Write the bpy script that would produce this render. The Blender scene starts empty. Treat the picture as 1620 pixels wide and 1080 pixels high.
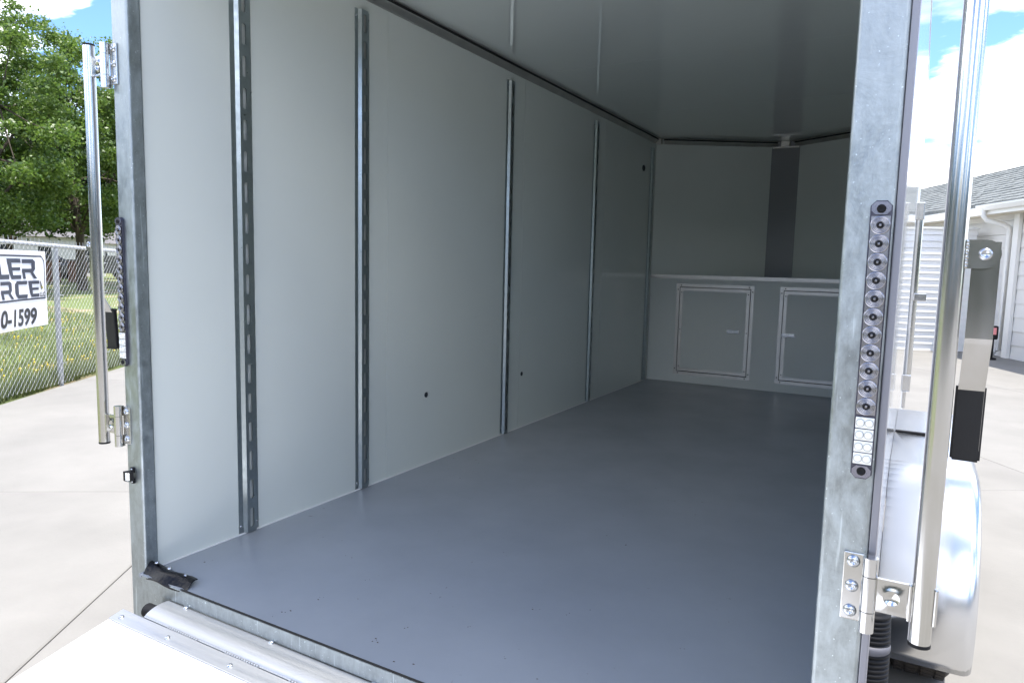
import bpy, bmesh, math, random
import numpy as np
from mathutils import Vector, Matrix
random.seed(7)
SC = bpy.context.scene
COL = SC.collection
R_ = math.radians
G = -0.5            # height of the concrete yard; 0 is the trailer floor

# ------------------------------------------------------------------ camera
cd = bpy.data.cameras.new('camera'); cam = bpy.data.objects.new('camera', cd); COL.objects.link(cam)
cd.sensor_width = 36.0; cd.lens = 24.813; cd.clip_start = 0.02; cd.clip_end = 3000
cr = Vector((0.8671022, 0.4976108, 0.0227423)); cu = Vector((-0.0736432, 0.0829044, 0.9938328)); cf = Vector((-0.4926565, 0.8634294, -0.1085322))
cam.matrix_world = Matrix(((cr.x, cu.x, -cf.x, 2.0398), (cr.y, cu.y, -cf.y, -1.2769), (cr.z, cu.z, -cf.z, 0.9848), (0, 0, 0, 1)))
SC.camera = cam
# ------------------------------------------------------------------ sun, sky, exposure
SUN = Vector((0.20, 0.008, 1.0)).normalized()        # direction towards the sun
elev = math.asin(SUN.z); rot = math.atan2(SUN.x, SUN.y)
w = bpy.data.worlds.new('World'); SC.world = w; w.use_nodes = True
nt = w.node_tree; nt.nodes.clear()
def N(t, kind, **kw):
    n = t.nodes.new(kind)
    for k, v in kw.items():
        if k in n.inputs: n.inputs[k].default_value = v
        else: setattr(n, k, v)
    return n
sky = N(nt, 'ShaderNodeTexSky', sky_type='NISHITA', sun_disc=False, sun_elevation=elev, sun_rotation=rot, air_density=0.8, dust_density=0.3, ozone_density=2.5)
tc = N(nt, 'ShaderNodeTexCoord'); sep = N(nt, 'ShaderNodeSeparateXYZ'); nt.links.new(tc.outputs['Generated'], sep.inputs[0])
zz = N(nt, 'ShaderNodeMath', operation='MAXIMUM'); nt.links.new(sep.outputs[2], zz.inputs[0]); zz.inputs[1].default_value = 0.0
za = N(nt, 'ShaderNodeMath', operation='ADD'); nt.links.new(zz.outputs[0], za.inputs[0]); za.inputs[1].default_value = 0.16
dx = N(nt, 'ShaderNodeMath', operation='DIVIDE'); dy = N(nt, 'ShaderNodeMath', operation='DIVIDE')
nt.links.new(sep.outputs[0], dx.inputs[0]); nt.links.new(za.outputs[0], dx.inputs[1]); nt.links.new(sep.outputs[1], dy.inputs[0]); nt.links.new(za.outputs[0], dy.inputs[1])
cmb = N(nt, 'ShaderNodeCombineXYZ'); nt.links.new(dx.outputs[0], cmb.inputs[0]); nt.links.new(dy.outputs[0], cmb.inputs[1]); cmb.inputs[2].default_value = 1.1
nz = N(nt, 'ShaderNodeTexNoise', Scale=1.05, Detail=9.0, Roughness=0.56, Distortion=0.25); nt.links.new(cmb.outputs[0], nz.inputs['Vector'])
cramp = N(nt, 'ShaderNodeValToRGB'); nt.links.new(nz.outputs['Fac'], cramp.inputs[0])
cramp.color_ramp.elements[0].position = 0.475; cramp.color_ramp.elements[1].position = 0.57
cmb2 = N(nt, 'ShaderNodeVectorMath', operation='ADD'); nt.links.new(cmb.outputs[0], cmb2.inputs[0]); cmb2.inputs[1].default_value = (0.10, 0.08, 0.1)
nz2 = N(nt, 'ShaderNodeTexNoise', Scale=2.1, Detail=7.0, Roughness=0.5); nt.links.new(cmb2.outputs[0], nz2.inputs['Vector'])
cmr = N(nt, 'ShaderNodeMapRange'); cmr.inputs[1].default_value = 0.50; cmr.inputs[2].default_value = 0.70; nt.links.new(nz2.outputs['Fac'], cmr.inputs[0])
cshade = N(nt, 'ShaderNodeMix', data_type='RGBA'); nt.links.new(cmr.outputs[0], cshade.inputs[0])
cshade.inputs[6].default_value = (9.5, 9.5, 9.6, 1); cshade.inputs[7].default_value = (2.0, 2.1, 2.25, 1)
mx = N(nt, 'ShaderNodeMix', data_type='RGBA'); nt.links.new(cramp.outputs[0], mx.inputs[0]); skt = N(nt, 'ShaderNodeMix', data_type='RGBA', blend_type='MULTIPLY'); skt.inputs[0].default_value = 1.0; nt.links.new(sky.outputs[0], skt.inputs[6]); skt.inputs[7].default_value = (0.53, 0.64, 0.78, 1); nt.links.new(skt.outputs[2], mx.inputs[6]); nt.links.new(cshade.outputs[2], mx.inputs[7])
bg = N(nt, 'ShaderNodeBackground', Strength=0.15); nt.links.new(mx.outputs[2], bg.inputs[0])
wo = N(nt, 'ShaderNodeOutputWorld'); nt.links.new(bg.outputs[0], wo.inputs[0])
sd = bpy.data.lights.new('sun', 'SUN'); sd.energy = 2.7; sd.angle = R_(0.5); sd.color = (1.0, 0.955, 0.89)
so = bpy.data.objects.new('sun', sd); COL.objects.link(so); so.rotation_euler = SUN.to_track_quat('Z', 'Y').to_euler(); so.location = (0, 0, 30)
SC.view_settings.view_transform = 'Standard'; SC.view_settings.look = 'None'; SC.view_settings.gamma = 1.0; SC.view_settings.use_curve_mapping = False
SC.view_settings.exposure = 1.72
SC.render.engine = 'CYCLES'
SC.cycles.max_bounces = 12; SC.cycles.diffuse_bounces = 7; SC.cycles.glossy_bounces = 5; SC.cycles.transmission_bounces = 6; SC.cycles.sample_clamp_indirect = 6.0
SC.cycles.caustics_reflective = False; SC.cycles.caustics_refractive = False
try:
    SC.cycles.use_denoising = True; SC.cycles.denoiser = 'OPENIMAGEDENOISE'
except Exception: pass

# ------------------------------------------------------------------ materials
def mat(name, col, rough=0.5, metal=0.0, spec=0.5, var=0.0, vscale=8.0, bump=0.0, bscale=60.0, rvar=0.0, col2=None, stretch=None, coat=0.0, detail=6.0, vpos=(0.35, 0.65), bdist=0.01):
    m = bpy.data.materials.new(name); m.use_nodes = True; t = m.node_tree; b = t.nodes['Principled BSDF']
    b.inputs['Base Color'].default_value = (*col, 1); b.inputs['Roughness'].default_value = rough; b.inputs['Metallic'].default_value = metal
    b.inputs['Specular IOR Level'].default_value = spec
    if coat: b.inputs['Coat Weight'].default_value = coat; b.inputs['Coat Roughness'].default_value = 0.06
    tcn = N(t, 'ShaderNodeTexCoord'); src = tcn.outputs['Object']
    if stretch:
        mp = N(t, 'ShaderNodeMapping'); mp.inputs['Scale'].default_value = stretch; t.links.new(src, mp.inputs[0]); src = mp.outputs[0]
    if var or col2 or rvar:
        n = N(t, 'ShaderNodeTexNoise', Scale=vscale, Detail=detail, Roughness=0.6); t.links.new(src, n.inputs['Vector'])
        c2 = col2 if col2 else tuple(max(0, c * (1 - var)) for c in col)
        mxn = N(t, 'ShaderNodeMix', data_type='RGBA'); mr = N(t, 'ShaderNodeMapRange'); mr.inputs[1].default_value, mr.inputs[2].default_value = vpos
        t.links.new(n.outputs['Fac'], mr.inputs[0]); t.links.new(mr.outputs[0], mxn.inputs[0])
        mxn.inputs[6].default_value = (*col, 1); mxn.inputs[7].default_value = (*c2, 1); t.links.new(mxn.outputs[2], b.inputs['Base Color'])
        if rvar:
            m2 = N(t, 'ShaderNodeMapRange'); m2.inputs[1].default_value, m2.inputs[2].default_value = 0.3, 0.7; m2.inputs[3].default_value = max(0.02, rough - rvar); m2.inputs[4].default_value = min(1, rough + rvar)
            t.links.new(n.outputs['Fac'], m2.inputs[0]); t.links.new(m2.outputs[0], b.inputs['Roughness'])
    if bump:
        n3 = N(t, 'ShaderNodeTexNoise', Scale=bscale, Detail=5.0); t.links.new(src, n3.inputs['Vector'])
        bp = N(t, 'ShaderNodeBump', Strength=bump, Distance=bdist); t.links.new(n3.outputs['Fac'], bp.inputs['Height']); t.links.new(bp.outputs[0], b.inputs['Normal'])
    return m
def bsdf(m): return m.node_tree.nodes['Principled BSDF']
def galv(name, col=(0.41, 0.45, 0.46), rough=0.42):
    m = mat(name, col, rough, 0.9); t = m.node_tree; b = bsdf(m)
    tcn = N(t, 'ShaderNodeTexCoord')
    n1 = N(t, 'ShaderNodeTexNoise', Scale=9.0, Detail=8.0, Roughness=0.65, Distortion=1.2); t.links.new(tcn.outputs['Object'], n1.inputs['Vector'])
    mp = N(t, 'ShaderNodeMapping'); mp.inputs['Scale'].default_value = (30, 30, 11); mp.inputs['Rotation'].default_value = (0.25, 0.3, 0.2); t.links.new(tcn.outputs['Object'], mp.inputs[0])
    n2 = N(t, 'ShaderNodeTexNoise', Scale=2.2, Detail=6.0, Roughness=0.75); t.links.new(mp.outputs[0], n2.inputs['Vector'])
    v = N(t, 'ShaderNodeTexVoronoi', Scale=120.0); t.links.new(tcn.outputs['Object'], v.inputs['Vector'])
    a = N(t, 'ShaderNodeMath', operation='ADD'); t.links.new(n1.outputs['Fac'], a.inputs[0]); t.links.new(n2.outputs['Fac'], a.inputs[1])
    mr = N(t, 'ShaderNodeMapRange'); mr.inputs[1].default_value = 0.75; mr.inputs[2].default_value = 1.25; t.links.new(a.outputs[0], mr.inputs[0])
    mxn = N(t, 'ShaderNodeMix', data_type='RGBA'); t.links.new(mr.outputs[0], mxn.inputs[0])
    mxn.inputs[6].default_value = (*[c * 0.74 for c in col], 1); mxn.inputs[7].default_value = (*[min(1, c * 1.2) for c in col], 1)
    t.links.new(mxn.outputs[2], b.inputs['Base Color'])
    m2 = N(t, 'ShaderNodeMapRange'); m2.inputs[1].default_value = 0.7; m2.inputs[2].default_value = 1.3; m2.inputs[3].default_value = rough - 0.12; m2.inputs[4].default_value = rough + 0.14
    t.links.new(a.outputs[0], m2.inputs[0]); t.links.new(m2.outputs[0], b.inputs['Roughness'])
    mp3 = N(t, 'ShaderNodeMapping'); mp3.inputs['Scale'].default_value = (90, 90, 5); mp3.inputs['Rotation'].default_value = (0.12, 0.42, 0.1); t.links.new(tcn.outputs['Object'], mp3.inputs[0])
    n4 = N(t, 'ShaderNodeTexNoise', Scale=1.0, Detail=2.0, Roughness=0.5); t.links.new(mp3.outputs[0], n4.inputs['Vector'])
    s1 = N(t, 'ShaderNodeMapRange'); s1.inputs[1].default_value = 0.66; s1.inputs[2].default_value = 0.72; s1.inputs[4].default_value = 0.55; t.links.new(n4.outputs['Fac'], s1.inputs[0])
    n5 = N(t, 'ShaderNodeTexNoise', Scale=170.0, Detail=2.0); t.links.new(tcn.outputs['Object'], n5.inputs['Vector'])
    s2 = N(t, 'ShaderNodeMapRange'); s2.inputs[1].default_value = 0.70; s2.inputs[2].default_value = 0.74; t.links.new(n5.outputs['Fac'], s2.inputs[0])
    sx = N(t, 'ShaderNodeMath', operation='MAXIMUM'); t.links.new(s1.outputs[0], sx.inputs[0]); t.links.new(s2.outputs[0], sx.inputs[1])
    mx2 = N(t, 'ShaderNodeMix', data_type='RGBA'); t.links.new(sx.outputs[0], mx2.inputs[0]); t.links.new(mxn.outputs[2], mx2.inputs[6]); mx2.inputs[7].default_value = (*[min(1, c * 1.75) for c in col], 1); t.links.new(mx2.outputs[2], b.inputs['Base Color'])
    bp = N(t, 'ShaderNodeBump', Strength=0.07, Distance=0.002); t.links.new(v.outputs['Distance'], bp.inputs['Height'])
    bp2 = N(t, 'ShaderNodeBump', Strength=0.3, Distance=0.004); t.links.new(n1.outputs['Fac'], bp2.inputs['Height']); t.links.new(bp.outputs[0], bp2.inputs['Normal']); t.links.new(bp2.outputs[0], b.inputs['Normal'])
    return m
M = {}
M['galv'] = galv('galvanised_steel')
M['galv_track'] = mat('galvanised_track', (0.44, 0.49, 0.50), 0.32, 1.0, var=0.12, vscale=40, rvar=0.05)
M['galv_post'] = mat('galvanised_post', (0.42, 0.43, 0.44), 0.5, 0.5, var=0.1)
M['galv_rail'] = galv('galvanised_fence', (0.48, 0.49, 0.50), 0.5); bsdf(M['galv_rail']).inputs['Metallic'].default_value = 0.35
M['zinc'] = mat('zinc_plated', (0.50, 0.49, 0.44), 0.17, 1.0, col2=(0.68, 0.68, 0.69), vscale=6, stretch=(1, 1, 0.3), rvar=0.05)
M['bolt'] = mat('bolt_zinc', (0.55, 0.57, 0.60), 0.25, 1.0)
M['alu'] = mat('mill_aluminium', (0.50, 0.51, 0.525), 0.5, 1.0, var=0.14, vscale=5, stretch=(0.4, 14, 14), rvar=0.1, bump=0.06, bscale=18, bdist=0.004)
M['alu_dark'] = mat('extruded_trim', (0.64, 0.63, 0.59), 0.5, 1.0, var=0.15, vscale=5)
M['fender'] = mat('brushed_aluminium', (0.76, 0.77, 0.79), 0.25, 1.0, var=0.06, vscale=1.5)
M['wall'] = mat('white_liner', (0.775, 0.81, 0.765), 0.10, 0.06, 0.5, var=0.03, vscale=1.6, bump=0.03, bscale=1.6)
M['ceil'] = mat('white_ceiling_liner', (0.78, 0.82, 0.79), 0.05, 0.42, 0.6, var=0.03, vscale=1.2)
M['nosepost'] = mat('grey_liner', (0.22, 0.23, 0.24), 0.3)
M['skin'] = mat('gloss_white_skin', (0.78, 0.79, 0.80), 0.06, 0.0, 0.5, coat=0.6)
M['ramp'] = mat('ramp_white', (0.80, 0.81, 0.83), 0.4, 0.0, 0.4, var=0.03, vscale=3)
M['greytrim'] = mat('grey_trim', (0.30, 0.30, 0.33), 0.45, 0.6)
M['black'] = mat('black_rubber', (0.007, 0.007, 0.008), 0.6, spec=0.25)
M['grip'] = mat('black_grip', (0.009, 0.0085, 0.0085), 0.6, var=0.3, vscale=20, bump=0.05, bscale=200)
M['flap'] = mat('black_vinyl', (0.006, 0.006, 0.008), 0.25, spec=0.22, bump=0.5, bscale=90, bdist=0.004)
M['darkgap'] = mat('dark_seal', (0.01, 0.01, 0.01), 0.7)
M['caulk'] = mat('caulk_white', (0.8, 0.8, 0.78), 0.4)
M['chrome'] = mat('lamp_chrome', (0.36, 0.357, 0.385), 0.26, 1.0)
M['lampbase'] = mat('lamp_housing', (0.10, 0.10, 0.13), 0.25, 0.7)
M['lampcap'] = mat('lamp_cap', (0.30, 0.30, 0.36), 0.2, 0.9)
M['lampring'] = mat('lamp_ring_grey', (0.35, 0.35, 0.33), 0.3)
M['whitelens'] = mat('white_reverse_lens', (0.86, 0.86, 0.82), 0.12)
M['tyre'] = mat('tyre_rubber', (0.02, 0.019, 0.018), 0.75, col2=(0.035, 0.026, 0.018), vscale=7)
M['rim'] = mat('wheel_rim', (0.6, 0.6, 0.6), 0.3, 1.0)
M['chassis'] = mat('chassis_black', (0.02, 0.02, 0.02), 0.4)
M['caboard'] = mat('cabinet_white', (0.70, 0.74, 0.72), 0.22, var=0.03, vscale=2)
M['bare'] = mat('cabinet_trim', (0.60, 0.59, 0.57), 0.42, 1.0, var=0.12, vscale=8)
M['collar'] = mat('grey_plastic', (0.10, 0.10, 0.115), 0.6)
M['plug'] = mat('wall_plug_black', (0.015, 0.02, 0.025), 0.4)

# grey trailer floor with a little grit and scuffs
def floor_mat():
    m = mat('grey_floor_coating', (0.345, 0.368, 0.40), 0.38, 0.0, 0.5, var=0.09, vscale=2.2, rvar=0.07, bump=0.05, bscale=140, bdist=0.002); t = m.node_tree; b = bsdf(m)
    old = b.inputs['Base Color'].links[0].from_socket
    tcn = N(t, 'ShaderNodeTexCoord')
    n = N(t, 'ShaderNodeTexNoise', Scale=55.0, Detail=3.0, Roughness=0.6); t.links.new(tcn.outputs['Object'], n.inputs['Vector'])
    n2 = N(t, 'ShaderNodeTexNoise', Scale=3.3, Detail=2.0); t.links.new(tcn.outputs['Object'], n2.inputs['Vector'])
    r1 = N(t, 'ShaderNodeMapRange'); r1.inputs[1].default_value = 0.70; r1.inputs[2].default_value = 0.74; t.links.new(n.outputs['Fac'], r1.inputs[0])
    r2 = N(t, 'ShaderNodeMapRange'); r2.inputs[1].default_value = 0.56; r2.inputs[2].default_value = 0.62; t.links.new(n2.outputs['Fac'], r2.inputs[0])
    mu = N(t, 'ShaderNodeMath', operation='MULTIPLY'); t.links.new(r1.outputs[0], mu.inputs[0]); t.links.new(r2.outputs[0], mu.inputs[1])
    mm = N(t, 'ShaderNodeMix', data_type='RGBA'); t.links.new(mu.outputs[0], mm.inputs[0]); t.links.new(old, mm.inputs[6]); mm.inputs[7].default_value = (0.10, 0.085, 0.065, 1)
    t.links.new(mm.outputs[2], b.inputs['Base Color'])
    return m
M['floor'] = floor_mat()
M['concrete'] = mat('yard_concrete', (0.225, 0.216, 0.198), 0.9, var=0.2, vscale=0.9, bump=0.15, bscale=70, detail=9)
M['subbase'] = mat('joint_filler', (0.10, 0.095, 0.09), 0.95)
M['lawn'] = mat('lawn_ground', (0.14, 0.175, 0.065), 1.0, spec=0.1, col2=(0.28, 0.225, 0.14), vscale=0.7, detail=10, vpos=(0.52, 0.62))
M['road'] = mat('road_grey', (0.30, 0.29, 0.28), 0.9, var=0.15)
M['siding'] = mat('white_siding', (0.80, 0.80, 0.79), 0.5, var=0.03, vscale=2)
M['siding2'] = mat('white_siding_b', (0.72, 0.71, 0.68), 0.55, var=0.05, vscale=2)
M['gutter'] = mat('white_gutter', (0.80, 0.79, 0.75), 0.4)
M['soffit'] = mat('soffit_cream', (0.66, 0.60, 0.48), 0.6)
M['shingle'] = mat('roof_shingle', (0.20, 0.215, 0.21), 0.9, var=0.4, vscale=14, bump=0.4, bscale=40, stretch=(1, 1, 1), bdist=0.02)
M['brick'] = mat('pillar_brick', (0.30, 0.15, 0.10), 0.9, var=0.3, vscale=30)
M['brickhouse'] = mat('house_wall', (0.62, 0.60, 0.58), 0.8)
M['roofgrey'] = mat('house_roof', (0.16, 0.15, 0.15), 0.9, var=0.3)
M['glassdark'] = mat('dark_window', (0.03, 0.035, 0.04), 0.08)
M['carblue'] = mat('car_paint_navy', (0.02, 0.03, 0.06), 0.2, coat=0.6)
M['cargrey'] = mat('car_paint_charcoal', (0.03, 0.032, 0.035), 0.2, coat=0.6)
M['bark'] = mat('bark', (0.09, 0.07, 0.05), 0.95, var=0.5, vscale=12, bump=0.6, bscale=18, stretch=(1, 1, 0.2), bdist=0.03)
M['banner'] = mat('banner_vinyl', (0.80, 0.80, 0.82), 0.5)
M['ink'] = mat('banner_ink', (0.03, 0.035, 0.055), 0.5)
M['inkblack'] = mat('banner_ink_black', (0.02, 0.02, 0.022), 0.5)
M['inkyellow'] = mat('banner_ink_yellow', (0.55, 0.45, 0.05), 0.5)
M['pink'] = mat('pink_reflector', (0.75, 0.25, 0.25), 0.4)
M['yellowflower'] = mat('dandelion_yellow', (0.75, 0.55, 0.02), 0.7)
def leafmat(name, c1, c2, trans=0.35):
    m = bpy.data.materials.new(name); m.use_nodes = True; t = m.node_tree; t.nodes.clear()
    g = N(t, 'ShaderNodeNewGeometry'); cr_ = N(t, 'ShaderNodeMix', data_type='RGBA'); t.links.new(g.outputs['Random Per Island'], cr_.inputs[0])
    cr_.inputs[6].default_value = (*c1, 1); cr_.inputs[7].default_value = (*c2, 1)
    d = N(t, 'ShaderNodeBsdfDiffuse'); tr = N(t, 'ShaderNodeBsdfTranslucent'); gl = N(t, 'ShaderNodeBsdfGlossy', Roughness=0.45)
    t.links.new(cr_.outputs[2], d.inputs[0]); t.links.new(cr_.outputs[2], tr.inputs[0]); gl.inputs[0].default_value = (1, 1, 1, 1)
    a = N(t, 'ShaderNodeMixShader'); a.inputs[0].default_value = trans; t.links.new(d.outputs[0], a.inputs[1]); t.links.new(tr.outputs[0], a.inputs[2])
    b2 = N(t, 'ShaderNodeMixShader'); b2.inputs[0].default_value = 0.04; t.links.new(a.outputs[0], b2.inputs[1]); t.links.new(gl.outputs[0], b2.inputs[2])
    o = N(t, 'ShaderNodeOutputMaterial'); t.links.new(b2.outputs[0], o.inputs[0]); return m
M['leaf'] = leafmat('leaf_green', (0.08, 0.155, 0.026), (0.16, 0.24, 0.043), 0.5)
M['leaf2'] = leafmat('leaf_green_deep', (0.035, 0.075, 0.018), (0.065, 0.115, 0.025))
M['grass'] = leafmat('grass_blade', (0.125, 0.175, 0.045), (0.23, 0.245, 0.10), 0.25)

# ------------------------------------------------------------------ object helpers
WL = {}
def thing(name, label, cat, loc=(0, 0, 0), group=None):
    o = bpy.data.objects.new(name, None); COL.objects.link(o); o.location = loc; o.empty_display_size = 0.1
    o['label'] = label; o['category'] = cat
    if group: o['group'] = group
    WL[o.name] = Vector(loc); return o
def tag(o, label=None, cat=None, group=None, kind=None):
    for k, v in (('label', label), ('category', cat), ('group', group), ('kind', kind)):
        if v: o[k] = v
    return o
class MB:
    def __init__(s): s.v = []; s.f = []; s.sm = []
    def add(s, vs, fs, smooth=False):
        b = len(s.v); s.v += [tuple(v) for v in vs]; s.f += [tuple(i + b for i in f) for f in fs]; s.sm += [smooth] * len(fs); return s
    def box(s, a, b, bev=0.0):
        (x0, y0, z0), (x1, y1, z1) = a, b
        if bev:
            bm = bmesh.new(); bmesh.ops.create_cube(bm, size=1.0)
            for v in bm.verts: v.co = Vector(((x0 + x1) / 2 + v.co.x * (x1 - x0), (y0 + y1) / 2 + v.co.y * (y1 - y0), (z0 + z1) / 2 + v.co.z * (z1 - z0)))
            bmesh.ops.bevel(bm, geom=bm.edges[:], offset=bev, segments=2, profile=0.6, affect='EDGES'); bm.verts.index_update()
            s.add([v.co[:] for v in bm.verts], [[v.index for v in f.verts] for f in bm.faces]); bm.free(); return s
        vs = [(x0, y0, z0), (x1, y0, z0), (x1, y1, z0), (x0, y1, z0), (x0, y0, z1), (x1, y0, z1), (x1, y1, z1), (x0, y1, z1)]
        return s.add(vs, [(0, 3, 2, 1), (4, 5, 6, 7), (0, 1, 5, 4), (1, 2, 6, 5), (2, 3, 7, 6), (3, 0, 4, 7)])
    def tube(s, pts, r, n=16, caps=True):
        pts = [Vector(p) for p in pts]; rs = r if isinstance(r, (list, tuple)) else [r] * len(pts); vs = []; fs = []
        for i, p in enumerate(pts):
            d = ((pts[min(i + 1, len(pts) - 1)] - pts[max(i - 1, 0)])).normalized()
            u = d.cross(Vector((0.3, 0.2, 1)) if abs(d.z) < 0.9 else Vector((1, 0, 0))).normalized(); v = d.cross(u)
            for k in range(n):
                a = 2 * math.pi * k / n; vs.append(p + (u * math.cos(a) + v * math.sin(a)) * rs[i])
        for i in range(len(pts) - 1):
            for k in range(n): fs.append((i * n + k, i * n + (k + 1) % n, (i + 1) * n + (k + 1) % n, (i + 1) * n + k))
        s.add(vs, fs, True)
        if caps: s.add(vs[:n], [tuple(range(n))[::-1]]); s.add(vs[-n:], [tuple(range(n))])
        return s
    def prism(s, prof, o, ax, ay, ext, smooth=False):
        """closed 2-D profile (list of (a,b)) placed at o along ax, ay and swept along ext"""
        o, ax, ay, ext = map(Vector, (o, ax, ay, ext)); n = len(prof)
        vs = [o + ax * a + ay * b for a, b in prof]; vs += [v + ext for v in vs]
        s.add(vs, [(k, (k + 1) % n, (k + 1) % n + n, k + n) for k in range(n)], smooth)
        s.add(vs[:n], [tuple(range(n))[::-1]]); s.add(vs[n:], [tuple(range(n))]); return s
    def lathe(s, prof, o, axis, n=24, smooth=True):
        """profile (r, h) about axis from o"""
        o = Vector(o); d = Vector(axis).normalized(); u = d.cross(Vector((0, 0, 1)) if abs(d.z) < 0.9 else Vector((1, 0, 0))).normalized(); v = d.cross(u); vs = []
        for r, h in prof:
            for k in range(n):
                a = 2 * math.pi * k / n; vs.append(o + d * h + (u * math.cos(a) + v * math.sin(a)) * r)
        fs = [(i * n + k, i * n + (k + 1) % n, (i + 1) * n + (k + 1) % n, (i + 1) * n + k) for i in range(len(prof) - 1) for k in range(n)]
        return s.add(vs, fs, smooth)
    def build(s, name, m, parent=None, centre=True, fixn=True):
        V = np.array(s.v, dtype=float); c = Vector((V.min(0) + V.max(0)) / 2) if centre else Vector((0, 0, 0))
        me = bpy.data.meshes.new(name); me.from_pydata([tuple(Vector(v) - c) for v in s.v], [], s.f); me.update()
        me.polygons.foreach_set('use_smooth', s.sm)
        if fixn:
            bm = bmesh.new(); bm.from_mesh(me); bmesh.ops.recalc_face_normals(bm, faces=bm.faces[:]); bm.to_mesh(me); bm.free()
        me.materials.append(m if not isinstance(m, str) else M[m])
        return link(name, me, c, parent)
def link(name, me, loc, parent=None):
    o = bpy.data.objects.new(name, me); COL.objects.link(o); WL[o.name] = Vector(loc)
    if parent: o.parent = parent; o.location = Vector(loc) - WL[parent.name]
    else: o.location = loc
    return o
def rep(o, loc, parent):            # another instance of an already built piece, sharing its mesh
    n = bpy.data.objects.new(o.name.split('.')[0], o.data); COL.objects.link(n); WL[n.name] = Vector(loc)
    n.parent = parent; n.location = Vector(loc) - WL[parent.name]; n.rotation_euler = o.rotation_euler; return n
def many(mk, name, m, spots, parent):   # one mesh, many placed pieces
    first = None
    for p in spots:
        if first is None:
            b = MB(); mk(b); first = b.build(name, m, parent, centre=False); WL[first.name] = Vector(p); first.location = Vector(p) - WL[parent.name]
        else: rep(first, p, parent)
    return first
def screw_head(ax):
    def f(b):
        a = Vector(ax)
        b.lathe([(0.0105, 0.0), (0.0105, 0.0015), (0.009, 0.004), (0.0055, 0.0055), (0.0042, 0.0056), (0.0036, 0.0035), (0.0001, 0.0035)], (0, 0, 0), a, 16)
    return f
def rivet_head(ax, r=0.006):
    def f(b): b.lathe([(r, 0.0), (r * 0.85, r * 0.3), (r * 0.45, r * 0.5), (0.0001, r * 0.55)], (0, 0, 0), ax, 12)
    return f

# ================================================================== GROUND
ft = Vector((-0.5601, 0.8284, 0)); fn = Vector((-0.8284, -0.5601, 0)); FA = Vector((-5.695, 2.157, 0))   # along the fence, away from the yard, a point on it
bm_ = MB(); S = 1500
bm_.add([(-S, -S, G - 0.05), (S, -S, G - 0.05), (S, S, G - 0.05), (-S, S, G - 0.05)], [(0, 1, 2, 3)])
tag(bm_.build('terrain', 'lawn'), kind='structure')
def fp(a, b, z=0.0):  # a along the fence from FA, b away from the yard
    p = FA + ft * a + fn * b; return Vector((p.x, p.y, z))
lawnb = MB(); lv = []; n1, n2 = 60, 36
rl = random.Random(3)
for i in range(n1 + 1):
    for j in range(n2 + 1):
        a = -8.5 + 78 * i / n1; b = 0.03 + 62 * (j / n2) ** 2
        lv.append(fp(a, b, G - 0.015 + (0.0 if j == 0 else rl.uniform(-0.012, 0.02))))
lawnb.add(lv, [(i * (n2 + 1) + j, i * (n2 + 1) + j + 1, (i + 1) * (n2 + 1) + j + 1, (i + 1) * (n2 + 1) + j) for i in range(n1) for j in range(n2)], True)
tag(lawnb.build('lawn', 'lawn'), kind='structure')
jb = MB(); c4 = [fp(-62, 0.0, G - 0.03), fp(32, 0.0, G - 0.03), fp(32, -52, G - 0.03), fp(-62, -52, G - 0.03)]; jb.add(c4, [(0, 1, 2, 3)])
yard = tag(jb.build('pavement', 'subbase'), kind='structure')
SLAB = (4.2, 2.925)
lb = MB(); c5 = [fp(-70, 45, G - 0.004), fp(-8.5, 45, G - 0.004), fp(-8.5, 0.01, G - 0.004), fp(-70, 0.01, G - 0.004)]; lb.add(c5, [(0, 1, 2, 3)]); tag(lb.build('pavement', 'concrete'), kind='structure')
sm_ = MB(); o_ = Vector((0, 0, 0)); gp = 0.003
prof = [fp(0, 0) - FA, ]
q = [ft * gp - fn * gp, ft * (SLAB[0] - gp) - fn * gp, ft * (SLAB[0] - gp) - fn * (SLAB[1] - gp), ft * gp - fn * (SLAB[1] - gp)]
inn = [ft * (gp + .006) - fn * (gp + .006), ft * (SLAB[0] - gp - .006) - fn * (gp + .006), ft * (SLAB[0] - gp - .006) - fn * (SLAB[1] - gp - .006), ft * (gp + .006) - fn * (SLAB[1] - gp - .006)]
vs = [p + Vector((0, 0, -0.028)) for p in q] + [p + Vector((0, 0, -0.004)) for p in q] + list(inn)
sm_.add(vs, [(k, (k + 1) % 4, (k + 1) % 4 + 4, k + 4) for k in range(4)] + [(k + 4, (k + 1) % 4 + 4, (k + 1) % 4 + 8, k + 8) for k in range(4)] + [(8, 9, 10, 11)])
first = None
for i in range(-8, 6):
    for j in range(0, 9):
        p = fp(i * SLAB[0] + 1.53, -j * SLAB[1], G)
        if first is None: first = sm_.build('concrete_slab', 'concrete', yard, centre=False); first.location = p - WL[yard.name]; WL[first.name] = p
        else: rep(first, p, yard)
rb = MB(); rb.add([fp(-16, 24.6, G + 0.005), fp(60, 24.6, G + 0.005), fp(60, 28.2, G + 0.005), fp(-16, 28.2, G + 0.005)], [(0, 1, 2, 3)])
tag(rb.build('road', 'road'), kind='structure')

# ================================================================== TRAILER
W = 1.93; L = 4.726; H = 2.085; ZW = 2.05
T = thing('cargo_trailer', 'white enclosed cargo trailer standing open at the rear with grey floor and slotted wall tracks', 'trailer', (0.965, 2.3, G))
XO = -0.063; XR = W + 0.068           # outer skins
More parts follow.
